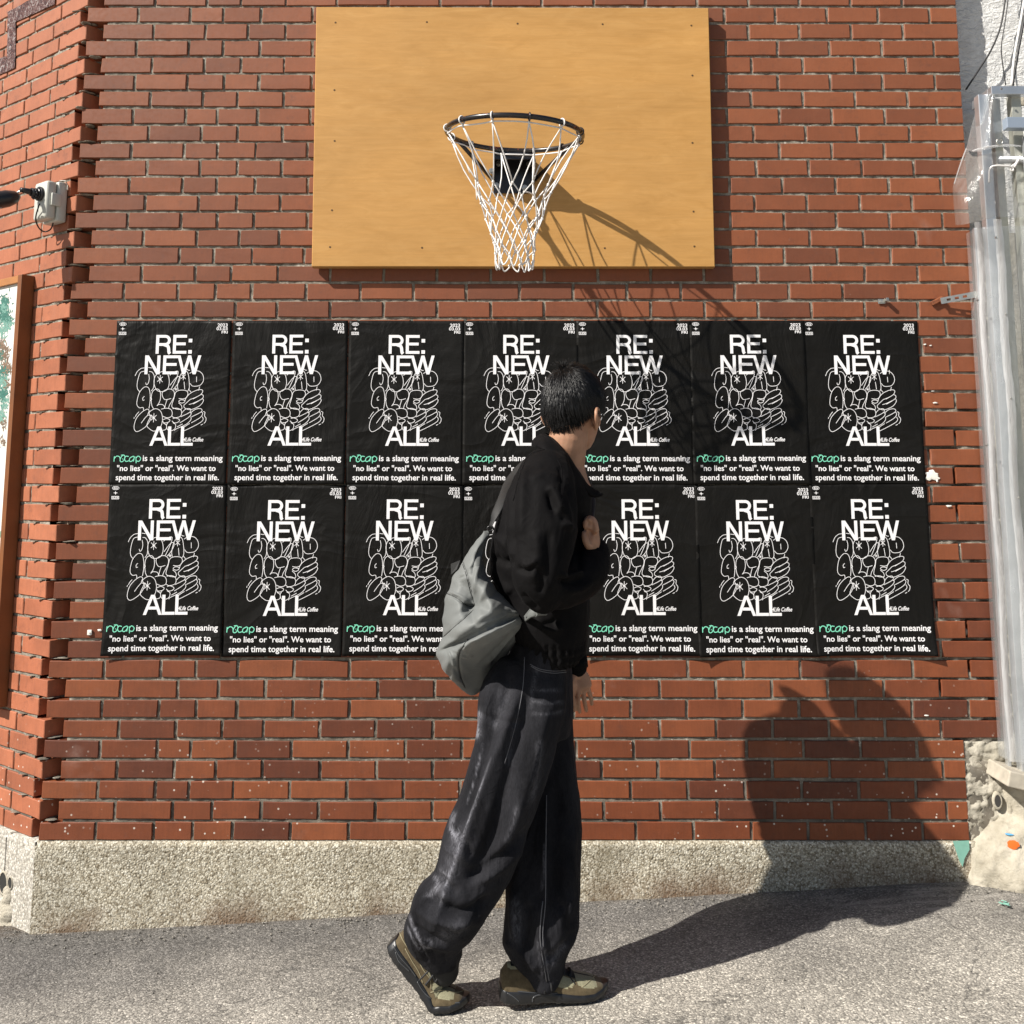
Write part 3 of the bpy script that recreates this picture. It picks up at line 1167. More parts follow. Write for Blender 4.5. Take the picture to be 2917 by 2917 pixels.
def green_word():
    G = Flat(); w = .0030
    segs = [[(108, 1608), (112, 1560), (112, 1552)], [(112, 1575), (140, 1550), (172, 1562), (176, 1605)],
            [(270, 1555), (240, 1552), (225, 1580), (240, 1606), (275, 1598)],
            [(350, 1555), (352, 1625)], [(352, 1570), (375, 1550), (402, 1572), (385, 1604), (352, 1600)],
            [(335, 1556), (322, 1606)]]
    for s_ in segs: G.ribbon([z2uv(*p) for p in crv(s_, 6)], w)
    G.ribbon([z2uv(*p) for p in crv([(200, 1545), (176, 1585), (186, 1610), (212, 1600), (228, 1562), (222, 1542)], 6, True)], w, True)
    G.ribbon([z2uv(*p) for p in crv([(325, 1552), (285, 1570), (278, 1600), (300, 1606), (328, 1578)], 6, True)], w, True)
    G.ribbon([z2uv(185, 1540), z2uv(215, 1536)], w * .8)
    G.disc(z2uv(203, 1580), .0016)
    return G


def corner_marks():
    G = Flat(); w = .0016
    G.ribbon([z2uv(*p) for p in arc(201, 128, 36, 17, 0, 345, 24)], w, True)
    put_text(G, 'EG', 180, 222, 118, 138, bold=.03)
    s_ = []
    for k in range(8):
        r = 27 if k % 2 == 0 else 8
        a = math.radians(45 * k)
        s_.append(z2uv(199 + r * math.cos(a), 179 + r * .75 * math.sin(a)))
    G.poly(s_)
    for yy in (215, 243): G.ribbon([z2uv(158, yy), z2uv(234, yy)], w)
    for xx in (158, 234): G.ribbon([z2uv(xx, 213), z2uv(xx, 245)], w)
    put_text(G, 'SLIDE', 164, 230, 219, 239, bold=.03)
    return G


def date_mark():
    G = Flat()
    put_text(G, '2023', 1240, 1350, 120, 156, bold=.02)
    put_text(G, '03.03', 1228, 1350, 160, 195, bold=.02)
    put_text(G, 'FRI', 1284, 1350, 200, 230, bold=.02)
    return G


PRINT = [('title_lettering', title('RE: NEW'), 'print_white'), ('title_word', title('ALL'), 'print_white'), ('bubble_letter_drawing', drawing(), 'print_white'), ('slogan', slogan(), 'print_white'),
         ('coffee_script', script_line(), 'print_white'), ('green_word', green_word(), 'print_green'), ('corner_logos', corner_marks(), 'print_white'), ('date', date_mark(), 'print_white')]

TOPX = [222, 441, 659.5, 874.5, 1087, 1300, 1513.5]
BOTX = [208, 431, 654, 872, 1095, 1310, 1526]
ORD = ['leftmost', 'second from left', 'third from left', 'middle', 'third from right', 'second from right', 'rightmost']
EXTRA = {(0, 0): 'creased at its left edge', (0, 3): 'half hidden by his head', (0, 4): 'right of his head', (0, 5): 'crossed by the hoop shadow', (0, 1): 'beside the creased one', (0, 2): 'under the board',
         (0, 6): 'beside white paint', (1, 0): 'in the corner', (1, 1): 'beside the corner one', (1, 2): 'left of the bag', (1, 3): 'hidden by the person',
         (1, 4): 'right of his hand', (1, 5): 'one corner lifted', (1, 6): 'both corners lifted'}


def poster(row, k):
    px = (TOPX if row == 0 else BOTX)[k]
    py = 605.5 if row == 0 else 914 + (1.5 if k % 2 else 0)
    tl = P(px, py, 0)
    r = random.Random(row * 10 + k + 50)
    tilt = r.uniform(-.0025, .0025) + (-.004 if row == 1 and k == 0 else 0)
    base = Vector((tl.x, -.0030, tl.z))
    t = thing('poster', 'black lettered poster, %s of the %s row, %s' % (ORD[k], 'upper' if row == 0 else 'lower', EXTRA[(row, k)]), 'poster', base, 'black posters in two rows on the brick wall')
    ph = [r.uniform(0, 6) for _ in range(6)]
    W, Hh = (.4200, .594) if row == 0 else (.4205, .594)
    cl = .014 if row == 1 else .006
    lift = [r.uniform(.3, 1) * cl for _ in range(2)]
    if row == 1 and k in (5, 6): lift[0] = .022
    if row == 1 and k == 6: lift[1] = .020

    def wave(u, v):
        a = .0007 * math.sin(u * 17 + ph[0] + v * 5) + .0006 * math.sin(v * 14 + ph[1]) + .0004 * math.sin(u * 31 - v * 19 + ph[2])
        a += .0010 * math.sin(v * H * 0 + v * 2 * PI / .0672 + ph[4]) * .25
        if v > .45:
            q = ((v - .45) / .144) ** 2
            a += lift[0] * q * max(0, 1 - u / .12) ** 1.5 + lift[1] * q * max(0, 1 - (W - u) / .12) ** 1.5
        if row == 0 and k == 0:
            dd = abs((v - .125) - (u - 0) * .35)
            a += .007 * math.exp(-(dd / .008) ** 2) * max(0, 1 - u / .05)
        return a + .0018 + .0004 * ((k + row) % 2) * 1.5
    nx, nz = 40, 56
    vs = []
    for j in range(nz + 1):
        for i in range(nx + 1):
            u, v = W * i / nx, Hh * j / nz
            vs.append((u, -wave(u, v), -v))
    fs = [(j * (nx + 1) + i, (j + 1) * (nx + 1) + i, (j + 1) * (nx + 1) + i + 1, j * (nx + 1) + i + 1) for j in range(nz) for i in range(nx)]
    rot = Matrix.Rotation(tilt, 4, 'Y')

    def place(o):
        o.parent = t
        o.matrix_parent_inverse = Matrix.Identity(4)
        o.matrix_basis = rot
        return o
    sh = mk('paper_sheet', vs, fs, M['paper'], None, True)
    so = sh.modifiers.new('thick', 'SOLIDIFY'); so.thickness = .0006; so.offset = -1
    place(sh)
    for (nm, fl, mt) in PRINT:
        pv = [(u, -wave(u, v) - .0011 - e, -v) for (u, v, e) in fl.v]
        place(mk(nm, pv, fl.f, M[mt], None, False))
    return t


for row in (0, 1):
    for k in range(7): poster(row, k)

# =================================================================== HOOP
BY = -.046
hoop = thing('basketball_hoop', 'basketball hoop with torn white net on a tan plywood board above the posters', 'basketball hoop', P(967, 503, BY))
tl, tr, bl, br = P(597, 13, BY), P(1337, 15, BY), P(588, 503, BY), P(1349, 503.5, BY)
mb = MB()
e = .0022
fr = [tl, tr, br, bl]
cc = sum(fr, Vector()) / 4
ins = [p + Vector(((-1 if p.x > cc.x else 1) * e, 0, (-1 if p.z > cc.z else 1) * e)) for p in fr]
vs = [Vector((p.x, BY, p.z)) for p in ins] + [Vector((p.x, BY + e, p.z)) for p in fr] + [Vector((p.x, -.010, p.z)) for p in fr]
fs = [(3, 2, 1, 0)]
for k in range(4):
    l = (k + 1) % 4
    fs += [(k, l, 4 + l, 4 + k), (4 + k, 4 + l, 8 + l, 8 + k)]
fs.append((8, 9, 10, 11))
mb.add(vs, fs)
board = mb.build('backboard', M['plywood'], hoop)
bmf = bmesh.new(); bmf.from_mesh(board.data); bmesh.ops.recalc_face_normals(bmf, faces=bmf.faces); bmf.to_mesh(board.data); bmf.free()
sc = [(170, 103), (589, 101), (1005, 108), (1395, 111), (1802, 117), (165, 413), (1807, 346), (166, 646), (1807, 655), (154, 964), (1812, 970), (145, 1133), (567, 1136), (1405, 1138), (1816, 1130)]
for (x, y) in sc:
    p = PS(850 + x / 1.61, y / 1.61, BY)
    mb = MB()
    mb.cyl((p.x, BY + .0005, p.z), (0, -1, 0), .0042, .0014, 10, .0034)
    mb.box((p.x - .0026, BY - .0013, p.z - .0004), (p.x + .0026, BY - .0010, p.z + .0004))
    o = mb.build('screw', M['screw'], board)

# rim
RC = Vector((.0085, -.372, CAM_Z + 1.166))
RR = .229
droop = math.radians(4.6); roll = math.radians(2.4)
RM = Matrix.Translation(RC) @ Matrix.Rotation(roll, 4, 'Y') @ Matrix.Rotation(droop, 4, 'X')


def rimp(a, r=RR, dz=0.0):
    """a: angle, 0 = right, 90 = towards the board"""
    q = math.radians(a)
    return RM @ Vector((r * math.cos(q), r * math.sin(q), dz))


mb = MB(); mb.tube([rimp(a) for a in range(0, 360, 5)], .0088, 14, closed=True)
rim = mb.build('rim', M['rim'], hoop, True)
# bracket: a shelf from the rim back to a plate on the board
mb = MB()
rb = rimp(90)
pz = rb.z
pl = PS(1200 + 722 / 3.513, 500, BY).x; prr = PS(1200 + 1125 / 3.513, 500, BY).x
zb = PS(1400, 280 + 955 / 3.513, BY).z
mb.box((pl, BY - .006, zb), (prr, BY, pz + .008), .0015)
mb.box((pl + .004, rb.y - .008, pz - .006), (prr - .004, BY - .006, pz + .001), .001)
mb.box((pl + .004, rb.y - .006, pz - .035), (prr - .004, rb.y - .001, pz - .006), .001)
bracket = mb.build('bracket', M['black_steel'], hoop)
for sx_ in (pl + .002, prr - .006):     # folded side webs
    bw = MB()
    vs = [(sx_, BY - .006, zb + .02), (sx_, BY - .006, pz - .006), (sx_, rb.y, pz - .006), (sx_, rb.y, pz - .03)]
    vs += [(x + .004, y, z) for (x, y, z) in vs]
    bw.add(vs, [(0, 1, 2, 3), (7, 6, 5, 4), (0, 3, 7, 4), (1, 0, 4, 5), (2, 1, 5, 6), (3, 2, 6, 7)])
    bw.build('bracket_web', M['black_steel'], bracket)
for (x, y) in ((748, 872), (1035, 895), (703, 728), (775, 655), (1080, 660)):
    p = PS(1200 + x / 3.513, 280 + y / 3.513, BY - .006)
    m2 = MB(); m2.cyl((p.x, BY - .006, p.z), (0, -1, 0), .011, .002, 16); m2.cyl((p.x, BY - .008, p.z), (0, -1, 0), .0068, .007, 6)
    m2.build('bolt', M['zinc'], bracket)
for (ang, bx) in ((148, pl + .002), (32, prr - .002)):
    m2 = MB()
    a = rimp(ang, RR - .002, -.006); b = Vector((bx, BY - .008, zb + .045))
    m2.tube([a, b], .0072, 10)
    m2.build('brace', M['black_steel'], hoop, True)
# net ------------------------------------------------------------------
net = MB()
HK = 12
hk_ang = [k * 30 + 12 for k in range(HK)]
rn = random.Random(4)


def net_pt(a, r, dz, j=0.0):
    q = math.radians(a)
    c = RM @ Vector((0, 0, 0))
    return Vector((c.x + r * math.cos(q) + rn.uniform(-j, j), c.y + r * math.sin(q) + rn.uniform(-j, j), c.z + dz + rn.uniform(-j, j)))


def strand(a, b, bend=.006, r=.0024):
    a, b = Vector(a), Vector(b)
    L = (b - a).length
    mpts = [a]
    off = Vector((rn.uniform(-1, 1), rn.uniform(-1, 1), rn.uniform(-.4, .4))) * bend * min(1, L / .1)
    for t in (.25, .5, .75):
        mpts.append(a.lerp(b, t) + off * math.sin(PI * t))
    mpts.append(b)
    net.tube(mpts, r, 6)


hooks = []
for a in hk_ang:
    h = rimp(a, RR - .004, -.018)
    hooks.append(h)
    h0 = MB(); c = rimp(a, RR, 0)
    tng = (rimp(a + 4) - rimp(a - 4)).normalized()
    out = (rimp(a, RR + .02) - c).normalized()
    ring = [c + out * (.012 * math.cos(q)) + Vector((0, 0, 1)) * (.013 * math.sin(q) - .001) for q in [2 * PI * k / 12 for k in range(12)]]
    h0.tube(ring, .0026, 6, closed=True)
    h0.build('net_hook', M['black_steel'] if rn.random() < .35 else M['net'], rim, True)
for k in range(HK):
    strand(hooks[k], hooks[(k + 1) % HK], .008, .0026)
    net.ball(hooks[k], .0052, 8, 6)
levels = [(.128, -.200), (.106, -.252), (.090, -.300), (.078, -.344), (.070, -.384), (.066, -.420)]
prev = hooks
pa = hk_ang
idx_off = 0
for li, (r, dz) in enumerate(levels):
    cur = []; ca = []
    for k in range(HK):
        a = pa[k] + 15
        ca.append(a)
        cur.append(net_pt(a, r * rn.uniform(.9, 1.08), dz + rn.uniform(-.008, .008), .003))
    for k in range(HK):
        if li == 0 and k in (5,):        # torn strand behind left
            strand(prev[k], net_pt(pa[k], .16, -.12), .02)
            continue
        strand(prev[k], cur[k], .012 if li == 0 else .003)
        strand(prev[(k + 1) % HK], cur[k], .012 if li == 0 else .003)
    for k in range(HK): net.ball(cur[k], (.0046, .0046, .0056), 8, 6)
    prev, pa = cur, ca
for k in range(HK):
    a, b = prev[k], prev[(k + 1) % HK]
    mid = (a + b) / 2
    z = RC.z - .464 + rn.uniform(-.004, .004)
    o1 = Vector((rn.uniform(-.006, .006), rn.uniform(-.006, .006), 0))
    path = smooth_path([a, a.lerp(mid, .35) + Vector((0, 0, (z - a.z) * .6)), Vector((mid.x, mid.y, z)) + o1, b.lerp(mid, .35) + Vector((0, 0, (z - b.z) * .6)), b], 4)
    net.tube(path, .0026, 6)
    net.ball(a.lerp(mid, .35) + Vector((0, 0, (z - a.z) * .45)), .0045, 6, 5)
# frayed ends
strand(net_pt(195, .135, -.165), net_pt(192, .128, -.235), .002, .0024)
strand(net_pt(60, .13, -.18), net_pt(300, .06, -.215), .02)
net.build('net', M['net'], hoop, True)


# =================================================================== LEFT WALL FITTINGS
def side_pt(t, out, z):
    p = c0 + LD * t + LN * out
    return Vector((p.x, p.y, z))


def side_box(mb, t0, t1, o0, o1, z0, z1, bev=0):
    Mx = Matrix(((LD.x, LN.x, 0, c0.x), (LD.y, LN.y, 0, c0.y), (0, 0, 1, 0), (0, 0, 0, 1)))
    return mb.box((t0, o0, z0), (t1, o1, z1), bev, Mx)


M['box_grey'] = simple('ivory grey plastic', (.50, .50, .45), .4, nscale=20, namp=.05)
M['black_plastic'] = simple('black plastic', (.018, .018, .020), .35, 0, .5, bump=.1, bscale=100)
M['rubber'] = simple('black rubber cable', (.012, .011, .011), .5)
ztop = PS(150, 515, 0).z; zbot = PS(150, 628, 0).z
box = thing('outlet_box', 'ivory weatherproof outlet box with a latched cover on the side wall', 'outlet box', side_pt(.10, 0, zbot))
side_box(MB(), .058, .158, .002, .040, zbot, ztop, .006).build('back_box', M['box_grey'], box, True)
side_box(MB(), .062, .154, .0415, .082, zbot + .004, ztop - .003, .010).build('cover', M['box_grey'], box, True)
zm = (ztop + zbot) / 2
mb = MB(); side_box(mb, .0515, .060, .028, .066, zm - .022, zm + .026, .003); mb.build('latch', M['box_grey'], box, True)
mb = MB(); side_box(mb, .046, .052, .006, .012, ztop - .03, ztop - .012, .001); mb.tube([side_pt(.050, .005, ztop - .02), side_pt(.046, .02, ztop + .004), side_pt(.07, .03, ztop + .006)], .002, 6); mb.build('mounting_clip', M['zinc'], box)
lamp = thing('wall_lamp', 'black lamp on a swivel arm clamped to the ivory outlet box', 'lamp', side_pt(.11, .083, zm))
dc = on_side(115, 553, .084)
mb = MB(); mb.cyl(dc, LN, .027, .008, 28); mb.cyl(dc + LN * .008, LN, .022, .006, 28, .018); mb.build('mount_disc', M['black_plastic'], lamp, True)
kn = MB()
for k in range(10):
    q = 2 * PI * k / 10
    kn.ball(dc + LN * .022 + LD * .016 * math.cos(q) + Vector((0, 0, .016 * math.sin(q) - .004)), (.006, .006, .006), 6, 5)
kn.cyl(dc + LN * .012, LN, .016, .024, 20)
kn.build('clamp_knob', M['black_plastic'], lamp, True)
a0 = dc + LN * .03
a1 = a0 + LN * .045 + Vector((0, 0, .0))
mb = MB(); mb.tube([a0, a0 + LN * .02, a1], [.013, .011, .0085], 16)
mb.build('arm', M['black_plastic'], lamp, True)
mb = MB(); nk = on_side(49, 549, .150) ; nk2 = on_side(68, 541, .13); mb.tube([nk2, nk], [.0045, .0045], 10); mb.ball(nk2, .007, 10, 8); mb.build('ball_joint', M['zinc'], lamp, True)
mb = MB()
hc0 = on_side(52, 560, .16); hdir = (LN * .9 + Vector((-.25, 0, -.42))).normalized()
mb.tube([hc0 - hdir * .004, hc0 + hdir * .01, hc0 + hdir * .04, hc0 + hdir * .10, hc0 + hdir * .15, hc0 + hdir * .155], [(.009, .012), (.023, .028), (.031, .036), (.033, .038), (.030, .034), (.018, .02)], 20)
mb.build('lamp_head', M['black_plastic'], lamp, True)
mb = MB(); pp = hc0 + hdir * .08 + Vector((.0, -.0, -.030)); mb.box((-.018, -.014, -.004), (.018, .014, .004), .001, Matrix.Translation(pp) @ hdir.to_track_quat('X', 'Z').to_matrix().to_4x4()); mb.build('lens_shade', M['zinc'], lamp)
cb = [on_side(113, 580, .10), on_side(103, 612, .09), on_side(103, 632, .08), on_side(113, 652, .06), on_side(128, 660, .04), on_side(145, 652, .03), on_side(153, 628, .03)]
mb = MB(); mb.tube(smooth_path(cb, 6), .0026, 8); mb.build('cable', M['rubber'], lamp, True)

# framed painting ------------------------------------------------------
zt_, zb_ = CAM_Z + .783, CAM_Z - .808
paint = thing('framed_painting', 'pine tree painting in a deep brown wooden frame on the side wall', 'painting', side_pt(.8, 0, zb_))
for (t0, t1, z0, z1) in ((.262, .292, zb_, zt_), (1.40, 1.43, zb_, zt_)):
    side_box(MB(), t0, t1, .0015, .052, z0, z1, .0015).build('frame_stile', M['frame_shaded'], paint)
M['frame_lit'] = simple('lit frame wood', (.36, .15, .045), .5, nscale=12, namp=.15)  # lighter copy of the frame wood, sunlight on the rail put into its colour
for (z0, z1) in ((zt_ - .028, zt_), (zb_, zb_ + .028)):
    side_box(MB(), .2925, 1.3995, .0015, .050, z0, z1, .0015).build('frame_rail', M['frame_lit'], paint)


def painting_mat():
    m = Mat('painted canvas')
    v = m.pos()
    c = m.ramp(m.noise(v, 2.5, 3), [(.35, (.55, .54, .50)), (.65, (.70, .69, .66))])
    return m.set(c, .55, 0, .3, m.bump(m.noise(v, 180, 3), .2, .001))


cv = side_box(MB(), .2925, 1.3995, .018, .038, zb_ + .0285, zt_ - .0285).build('canvas', painting_mat(), paint)
gr = [simple('pine paint green', (.035, .14, .11), .6), simple('pine paint pale green', (.14, .29, .24), .6), simple('trunk paint', (.17, .11, .07), .6, nscale=40, namp=.4)]
rp = random.Random(9)


def brush(mat, blobs, name):
    mb = MB()
    for (sx, sy, n_, L) in blobs:
        for q in range(n_):
            a = rp.uniform(0, PI)
            x0_, y0_ = sx + rp.gauss(0, 7), sy + rp.gauss(0, 10)
            p = on_side(x0_, y0_, .0385 + rp.random() * .0006)
            dirv = (LD * math.cos(a) + Vector((0, 0, 1)) * math.sin(a)) * L * rp.uniform(.5, 1)
            nv = (LD * -math.sin(a) + Vector((0, 0, 1)) * math.cos(a)) * .0030
            b = len(mb.v)
            mb.v += [tuple(p - nv), tuple(p + dirv * .5 - nv * .8), tuple(p + dirv), tuple(p + dirv * .5 + nv * .8), tuple(p + nv)]
            mb.f += [(b, b + 1, b + 2, b + 3, b + 4)]
    o = mb.build(name, mat, cv); o['kind'] = 'stuff'


brush(gr[0], [(12, 860, 90, .02), (18, 905, 110, .02), (5, 900, 90, .02), (8, 1060, 80, .02), (2, 1130, 90, .02), (14, 1120, 40, .02), (0, 1010, 50, .02)], 'painted_needles')
brush(gr[1], [(10, 880, 110, .018), (20, 925, 110, .018), (4, 945, 70, .018), (6, 1090, 110, .018), (10, 1150, 70, .018), (2, 1190, 80, .018), (2, 1530, 20, .02)], 'painted_needles')
brush(gr[2], [(4, 985, 40, .03), (12, 1010, 60, .03), (18, 1050, 60, .03), (15, 1090, 30, .03), (10, 1210, 30, .02), (4, 1260, 30, .02)], 'painted_trunk')

# =================================================================== RIGHT SIDE
build = thing('stucco_building', 'white rough stucco building beyond the right end of the brick wall', 'building', (2.4, .1, 0))


def stucco_wall():
    vs = []; nx, nz = 90, 190
    for j in range(nz + 1):
        for i in range(nx + 1):
            x = 1.699 + 1.8 * i / nx; z = -.1 + 3.8 * j / nz
            vs.append((x, .090 - .007 * fbm((x * 22, 0, z * 30), 3), z))
    fs = [(j * (nx + 1) + i, j * (nx + 1) + i + 1, (j + 1) * (nx + 1) + i + 1, (j + 1) * (nx + 1) + i) for j in range(nz) for i in range(nx)]
    mk('wall', vs, fs, M['stucco'], build, True)
    MB().box((1.80, .11, -.1), (3.5, .9, 3.7)).build('wall_mass', M['stucco'], build)
    MB().box((1.93, .028, .45), (2.75, .060, 2.30), .003).build('door', M['dark_opening'], build)
    # bare cement band under the stucco
    MB().box((1.7005, .040, .1), (1.93, .072, 2.33)).build('cement_strip', M['patch'], build)


stucco_wall()
# cables down the stucco
def zc4(x, y, yy): return PS(2600 + x / 6.095, y / 6.095, yy)


for (pts, r, mt, lab, nm, ct) in (
        ([(1660, -400), (1605, 0), (1520, 480), (1350, 890), (1130, 1240), (925, 1555)], .0035, 'rubber', 'black cable curving across the stucco to the brick edge', 'cable', 'cable'),
        ([(1680, -400), (1652, 0), (1600, 400), (1540, 800), (1560, 1100), (1615, 1480)], .0022, 'rubber', 'thin dark wire hanging between two thicker cables on the stucco', 'cable', 'cable'),
        ([(2050, -400), (1990, 0), (1905, 500), (1820, 950), (1735, 1490)], .0045, 'rubber', 'thick black cable dropping straight to the aluminium rail', 'cable', 'cable'),
        ([(1990, -400), (1935, 0), (1850, 500), (1760, 1000), (1715, 1490)], .0045, 'net', 'white cord running beside the thick black cable', 'cord', 'cord')):
    mb = MB(); mb.tube(smooth_path([zc4(x, y, .045) for x, y in pts], 6), r, 8)
    tag(mb.build(nm, M[mt], None, True), lab, ct)

# aluminium frame ------------------------------------------------------
FY = -.10
al = thing('aluminium_frame', 'aluminium post and rail frame wrapped in clear plastic at the right edge', 'frame', (1.85, FY, .3))


def fr_box(name, sx0, sx1, sy0, sy1, y0, y1, mat, par=al, bev=.002):
    a = PS(sx0, sy0, y0); b = PS(sx1, sy1, y0)
    return MB().box((min(a.x, b.x), y0, min(a.z, b.z)), (max(a.x, b.x), y1, max(a.z, b.z)), bev).build(name, M[mat], par)


Zp0 = PS(2880, 2235, FY).z; Zp1 = PS(2830, 268, FY).z
for (x0_, x1_, y0, y1, mt) in ((1.690, 1.704, -.055, -.035, 'alu'), (1.715, 1.752, -.10, -.062, 'alu'), (1.785, 1.815, -.06, -.03, 'alu_dull'), (1.835, 1.872, -.10, -.062, 'alu_dull')):
    zz1 = Zp1 if x0_ > 1.7 else PS(2780, 640, FY).z
    MB().box((x0_, y0, Zp0 + (.0 if x0_ > 1.7 else .02)), (x1_, y1, zz1), .003).build('post', M[mt], al)
xr0 = PS(2822, 255, -.12).x
zr0 = PS(2822, 270, -.12).z; zr1 = PS(2822, 246, -.12).z
MB().box((xr0, -.125, zr0), (3.0, -.095, zr1), .002).build('rail', M['alu'], al)
mb = MB(); a = PS(2823, 250, -.095); b = PS(2794, 280, .03)
Mx = None
mb.tube([a + Vector((.01, 0, 0)), b], (.016, .010), 4) if False else mb.box((xr0, -.094, zr0), (xr0 + .03, .036, zr1), .002)
mb.build('rail', M['alu'], al)
p0 = PS(2866, 334, -.16); p1 = PS(2866, 365, -.16)
MB().box((p0.x, -.165, p1.z), (3.0, -.128, p0.z), .002).build('gutter_bar', M['alu_blue'], al)
p0 = PS(2845, 455, -.11); mb = MB(); mb.tube([p0, p0 + Vector((1.2, 0, 0))], .014, 16); mb.build('cross_pipe', M['alu'], al, True)
p0 = PS(2911, 390, -.13)
mb = MB(); mb.tube([Vector((p0.x + .02, -.13, p0.z)), Vector((p0.x + .02, -.13, Zp0 + .2))], .02, 18); mb.build('standpipe', M['alu'], al, True)
for (sx, sy) in ((2854, 252), (2868, 895), (2881, 1135), (2903, 1418), (2786, 855), (2797, 622), (2838, 676), (2812, 1268)):
    p = PS(sx, sy, -.145); mb = MB(); mb.cyl((p.x, -.142, p.z), (0, -1, 0), .0045, .004, 10, .003); mb.build('screw', M['zinc'], al)
# upper glimpse: pale panel behind the frame
fr_box('back_panel', 2880, 2990, 275, 300, -.05, -.04, 'footing')


# plastic film wrapped round the frame
def film_sheet(name, rows, mat, par, ny=40, amp=.006, seed=0, freq=30):
    """rows: list of polylines (3D points) from top to bottom; grid between them"""
    nu = 46
    grid = []
    for r_ in rows:
        pp = smooth_path(r_, 8)
        # resample
        L = [0]
        for i in range(1, len(pp)): L.append(L[-1] + (pp[i] - pp[i - 1]).length)
        g = []
        for i in range(nu):
            s_ = L[-1] * i / (nu - 1)
            k = 1
            while k < len(pp) - 1 and L[k] < s_: k += 1
            t = (s_ - L[k - 1]) / max(1e-6, L[k] - L[k - 1])
            g.append(pp[k - 1].lerp(pp[k], t))
        grid.append(g)
    vs = []
    for j in range(ny + 1):
        s_ = (len(rows) - 1) * j / ny
        k = min(int(s_), len(rows) - 2); t = s_ - k
        for i in range(nu):
            p0_, p1_, p2_, p3_ = grid[max(k - 1, 0)][i], grid[k][i], grid[k + 1][i], grid[min(k + 2, len(rows) - 1)][i]
            p = cr(p0_, p1_, p2_, p3_, t)
            p = p + Vector((.4, 1, 0)) * amp * (mnoise.noise(Vector((p.x * freq, seed, p.z * 2.0))) + .4 * mnoise.noise(Vector((p.x * freq * 2.3, seed, p.z * 7.0))))
            vs.append(p)
    fs = [(j * nu + i, (j + 1) * nu + i, (j + 1) * nu + i + 1, j * nu + i + 1) for j in range(ny) for i in range(nu - 1)]
    return mk(name, vs, fs, M[mat], par, True)


pls = thing('plastic_sheet', 'crumpled clear plastic sheeting hung over the aluminium frame', 'plastic sheet', PS(2860, 2190, -.14))
xw = [1.650, 1.70, 1.735, 1.80, 1.90, 2.3]
zt2 = PS(2780, 640, -.14).z; zb2 = PS(2860, 2180, -.14).z
rows = []
for k in range(5):
    z = zt2 + (zb2 - zt2) * k / 4
    rows.append([(1.680, .0 - .012, z), (1.684, -.075, z), (1.712, -.110, z), (1.755, -.128, z), (1.83, -.118, z), (1.95, -.140, z), (2.4, -.145, z)])
film_sheet('column_film', rows, 'film', pls, 70, .010, 3, 26)
# upper hood
zu = [PS(2822, 268, -.13).z, PS(2800, 400, -.13).z, PS(2760, 430, -.13).z]
rows = [[PS(2795, 277, .0), PS(2812, 262, -.07), PS(2824, 268, -.13), PS(2845, 268, -.135), PS(2860, 268, -.13)],
        [PS(2772, 340, -.02), PS(2795, 345, -.10), PS(2820, 345, -.15), PS(2838, 345, -.14), PS(2862, 345, -.13)],
        [PS(2753, 420, -.03), PS(2780, 425, -.12), PS(2812, 418, -.17), PS(2840, 412, -.15), PS(2875, 412, -.13)],
        [PS(2752, 424, -.03), PS(2776, 432, -.13), PS(2812, 424, -.18), PS(2845, 416, -.16), PS(2910, 414, -.14)]]
film_sheet('hood_film', rows, 'film', pls, 30, .008, 8, 24)
rows = [[PS(2755, 422, -.03), PS(2770, 445, -.11), PS(2800, 440, -.16), PS(2835, 432, -.15), PS(2880, 430, -.13)],
        [PS(2735, 475, -.05), PS(2765, 490, -.14), PS(2800, 480, -.19), PS(2835, 480, -.16), PS(2885, 480, -.13)],
        [PS(2716, 525, -.07), PS(2750, 540, -.17), PS(2795, 530, -.20), PS(2840, 530, -.16), PS(2890, 530, -.13)],
        [PS(2715, 560, -.07), PS(2745, 575, -.18), PS(2795, 580, -.21), PS(2845, 580, -.17), PS(2900, 578, -.13)],
        [PS(2722, 642, -.06), PS(2750, 640, -.18), PS(2800, 628, -.20), PS(2850, 620, -.17), PS(2925, 618, -.13)]]
film_sheet('loose_flap', rows, 'film_flap', pls, 40, .014, 5, 18)
mb = MB()
mb.tube(smooth_path([PS(2770, 430, -.15), PS(2790, 424, -.17), PS(2830, 416, -.17), PS(2870, 413, -.16), PS(2908, 416, -.15)], 6), .0030, 6)
mb.tube(smooth_path([PS(2753, 422, -.04), PS(2735, 470, -.06), PS(2718, 524, -.075)], 6), [.0022] * 13, 6)
mb.build('film_edge', M['film_thick'], pls, True)
# welded seams: bright double thickness
for (x0_, x1_, yy) in ((1.674, 1.696, -.096), (1.722, 1.752, -.140)):
    mb = MB(); n_ = 60; vs = []
    for j in range(n_ + 1):
        z = zt2 + .02 + (zb2 - zt2 - .02) * j / n_
        w = .004 * math.sin(j * .35) + .003 * fbm((0, x0_ * 9, z * 4))
        for xx, dy in ((x0_, 0), ((x0_ + x1_) / 2, -.006), (x1_, 0)):
            vs.append((xx + w, yy + dy + .002 * math.sin(j * 1.9), z))
    mb.add(vs, [(3 * j + i, 3 * j + 3 + i, 3 * j + 4 + i, 3 * j + 1 + i) for j in range(n_) for i in range(2)])
    mb.build('seam', M['film_thick'], pls, True)
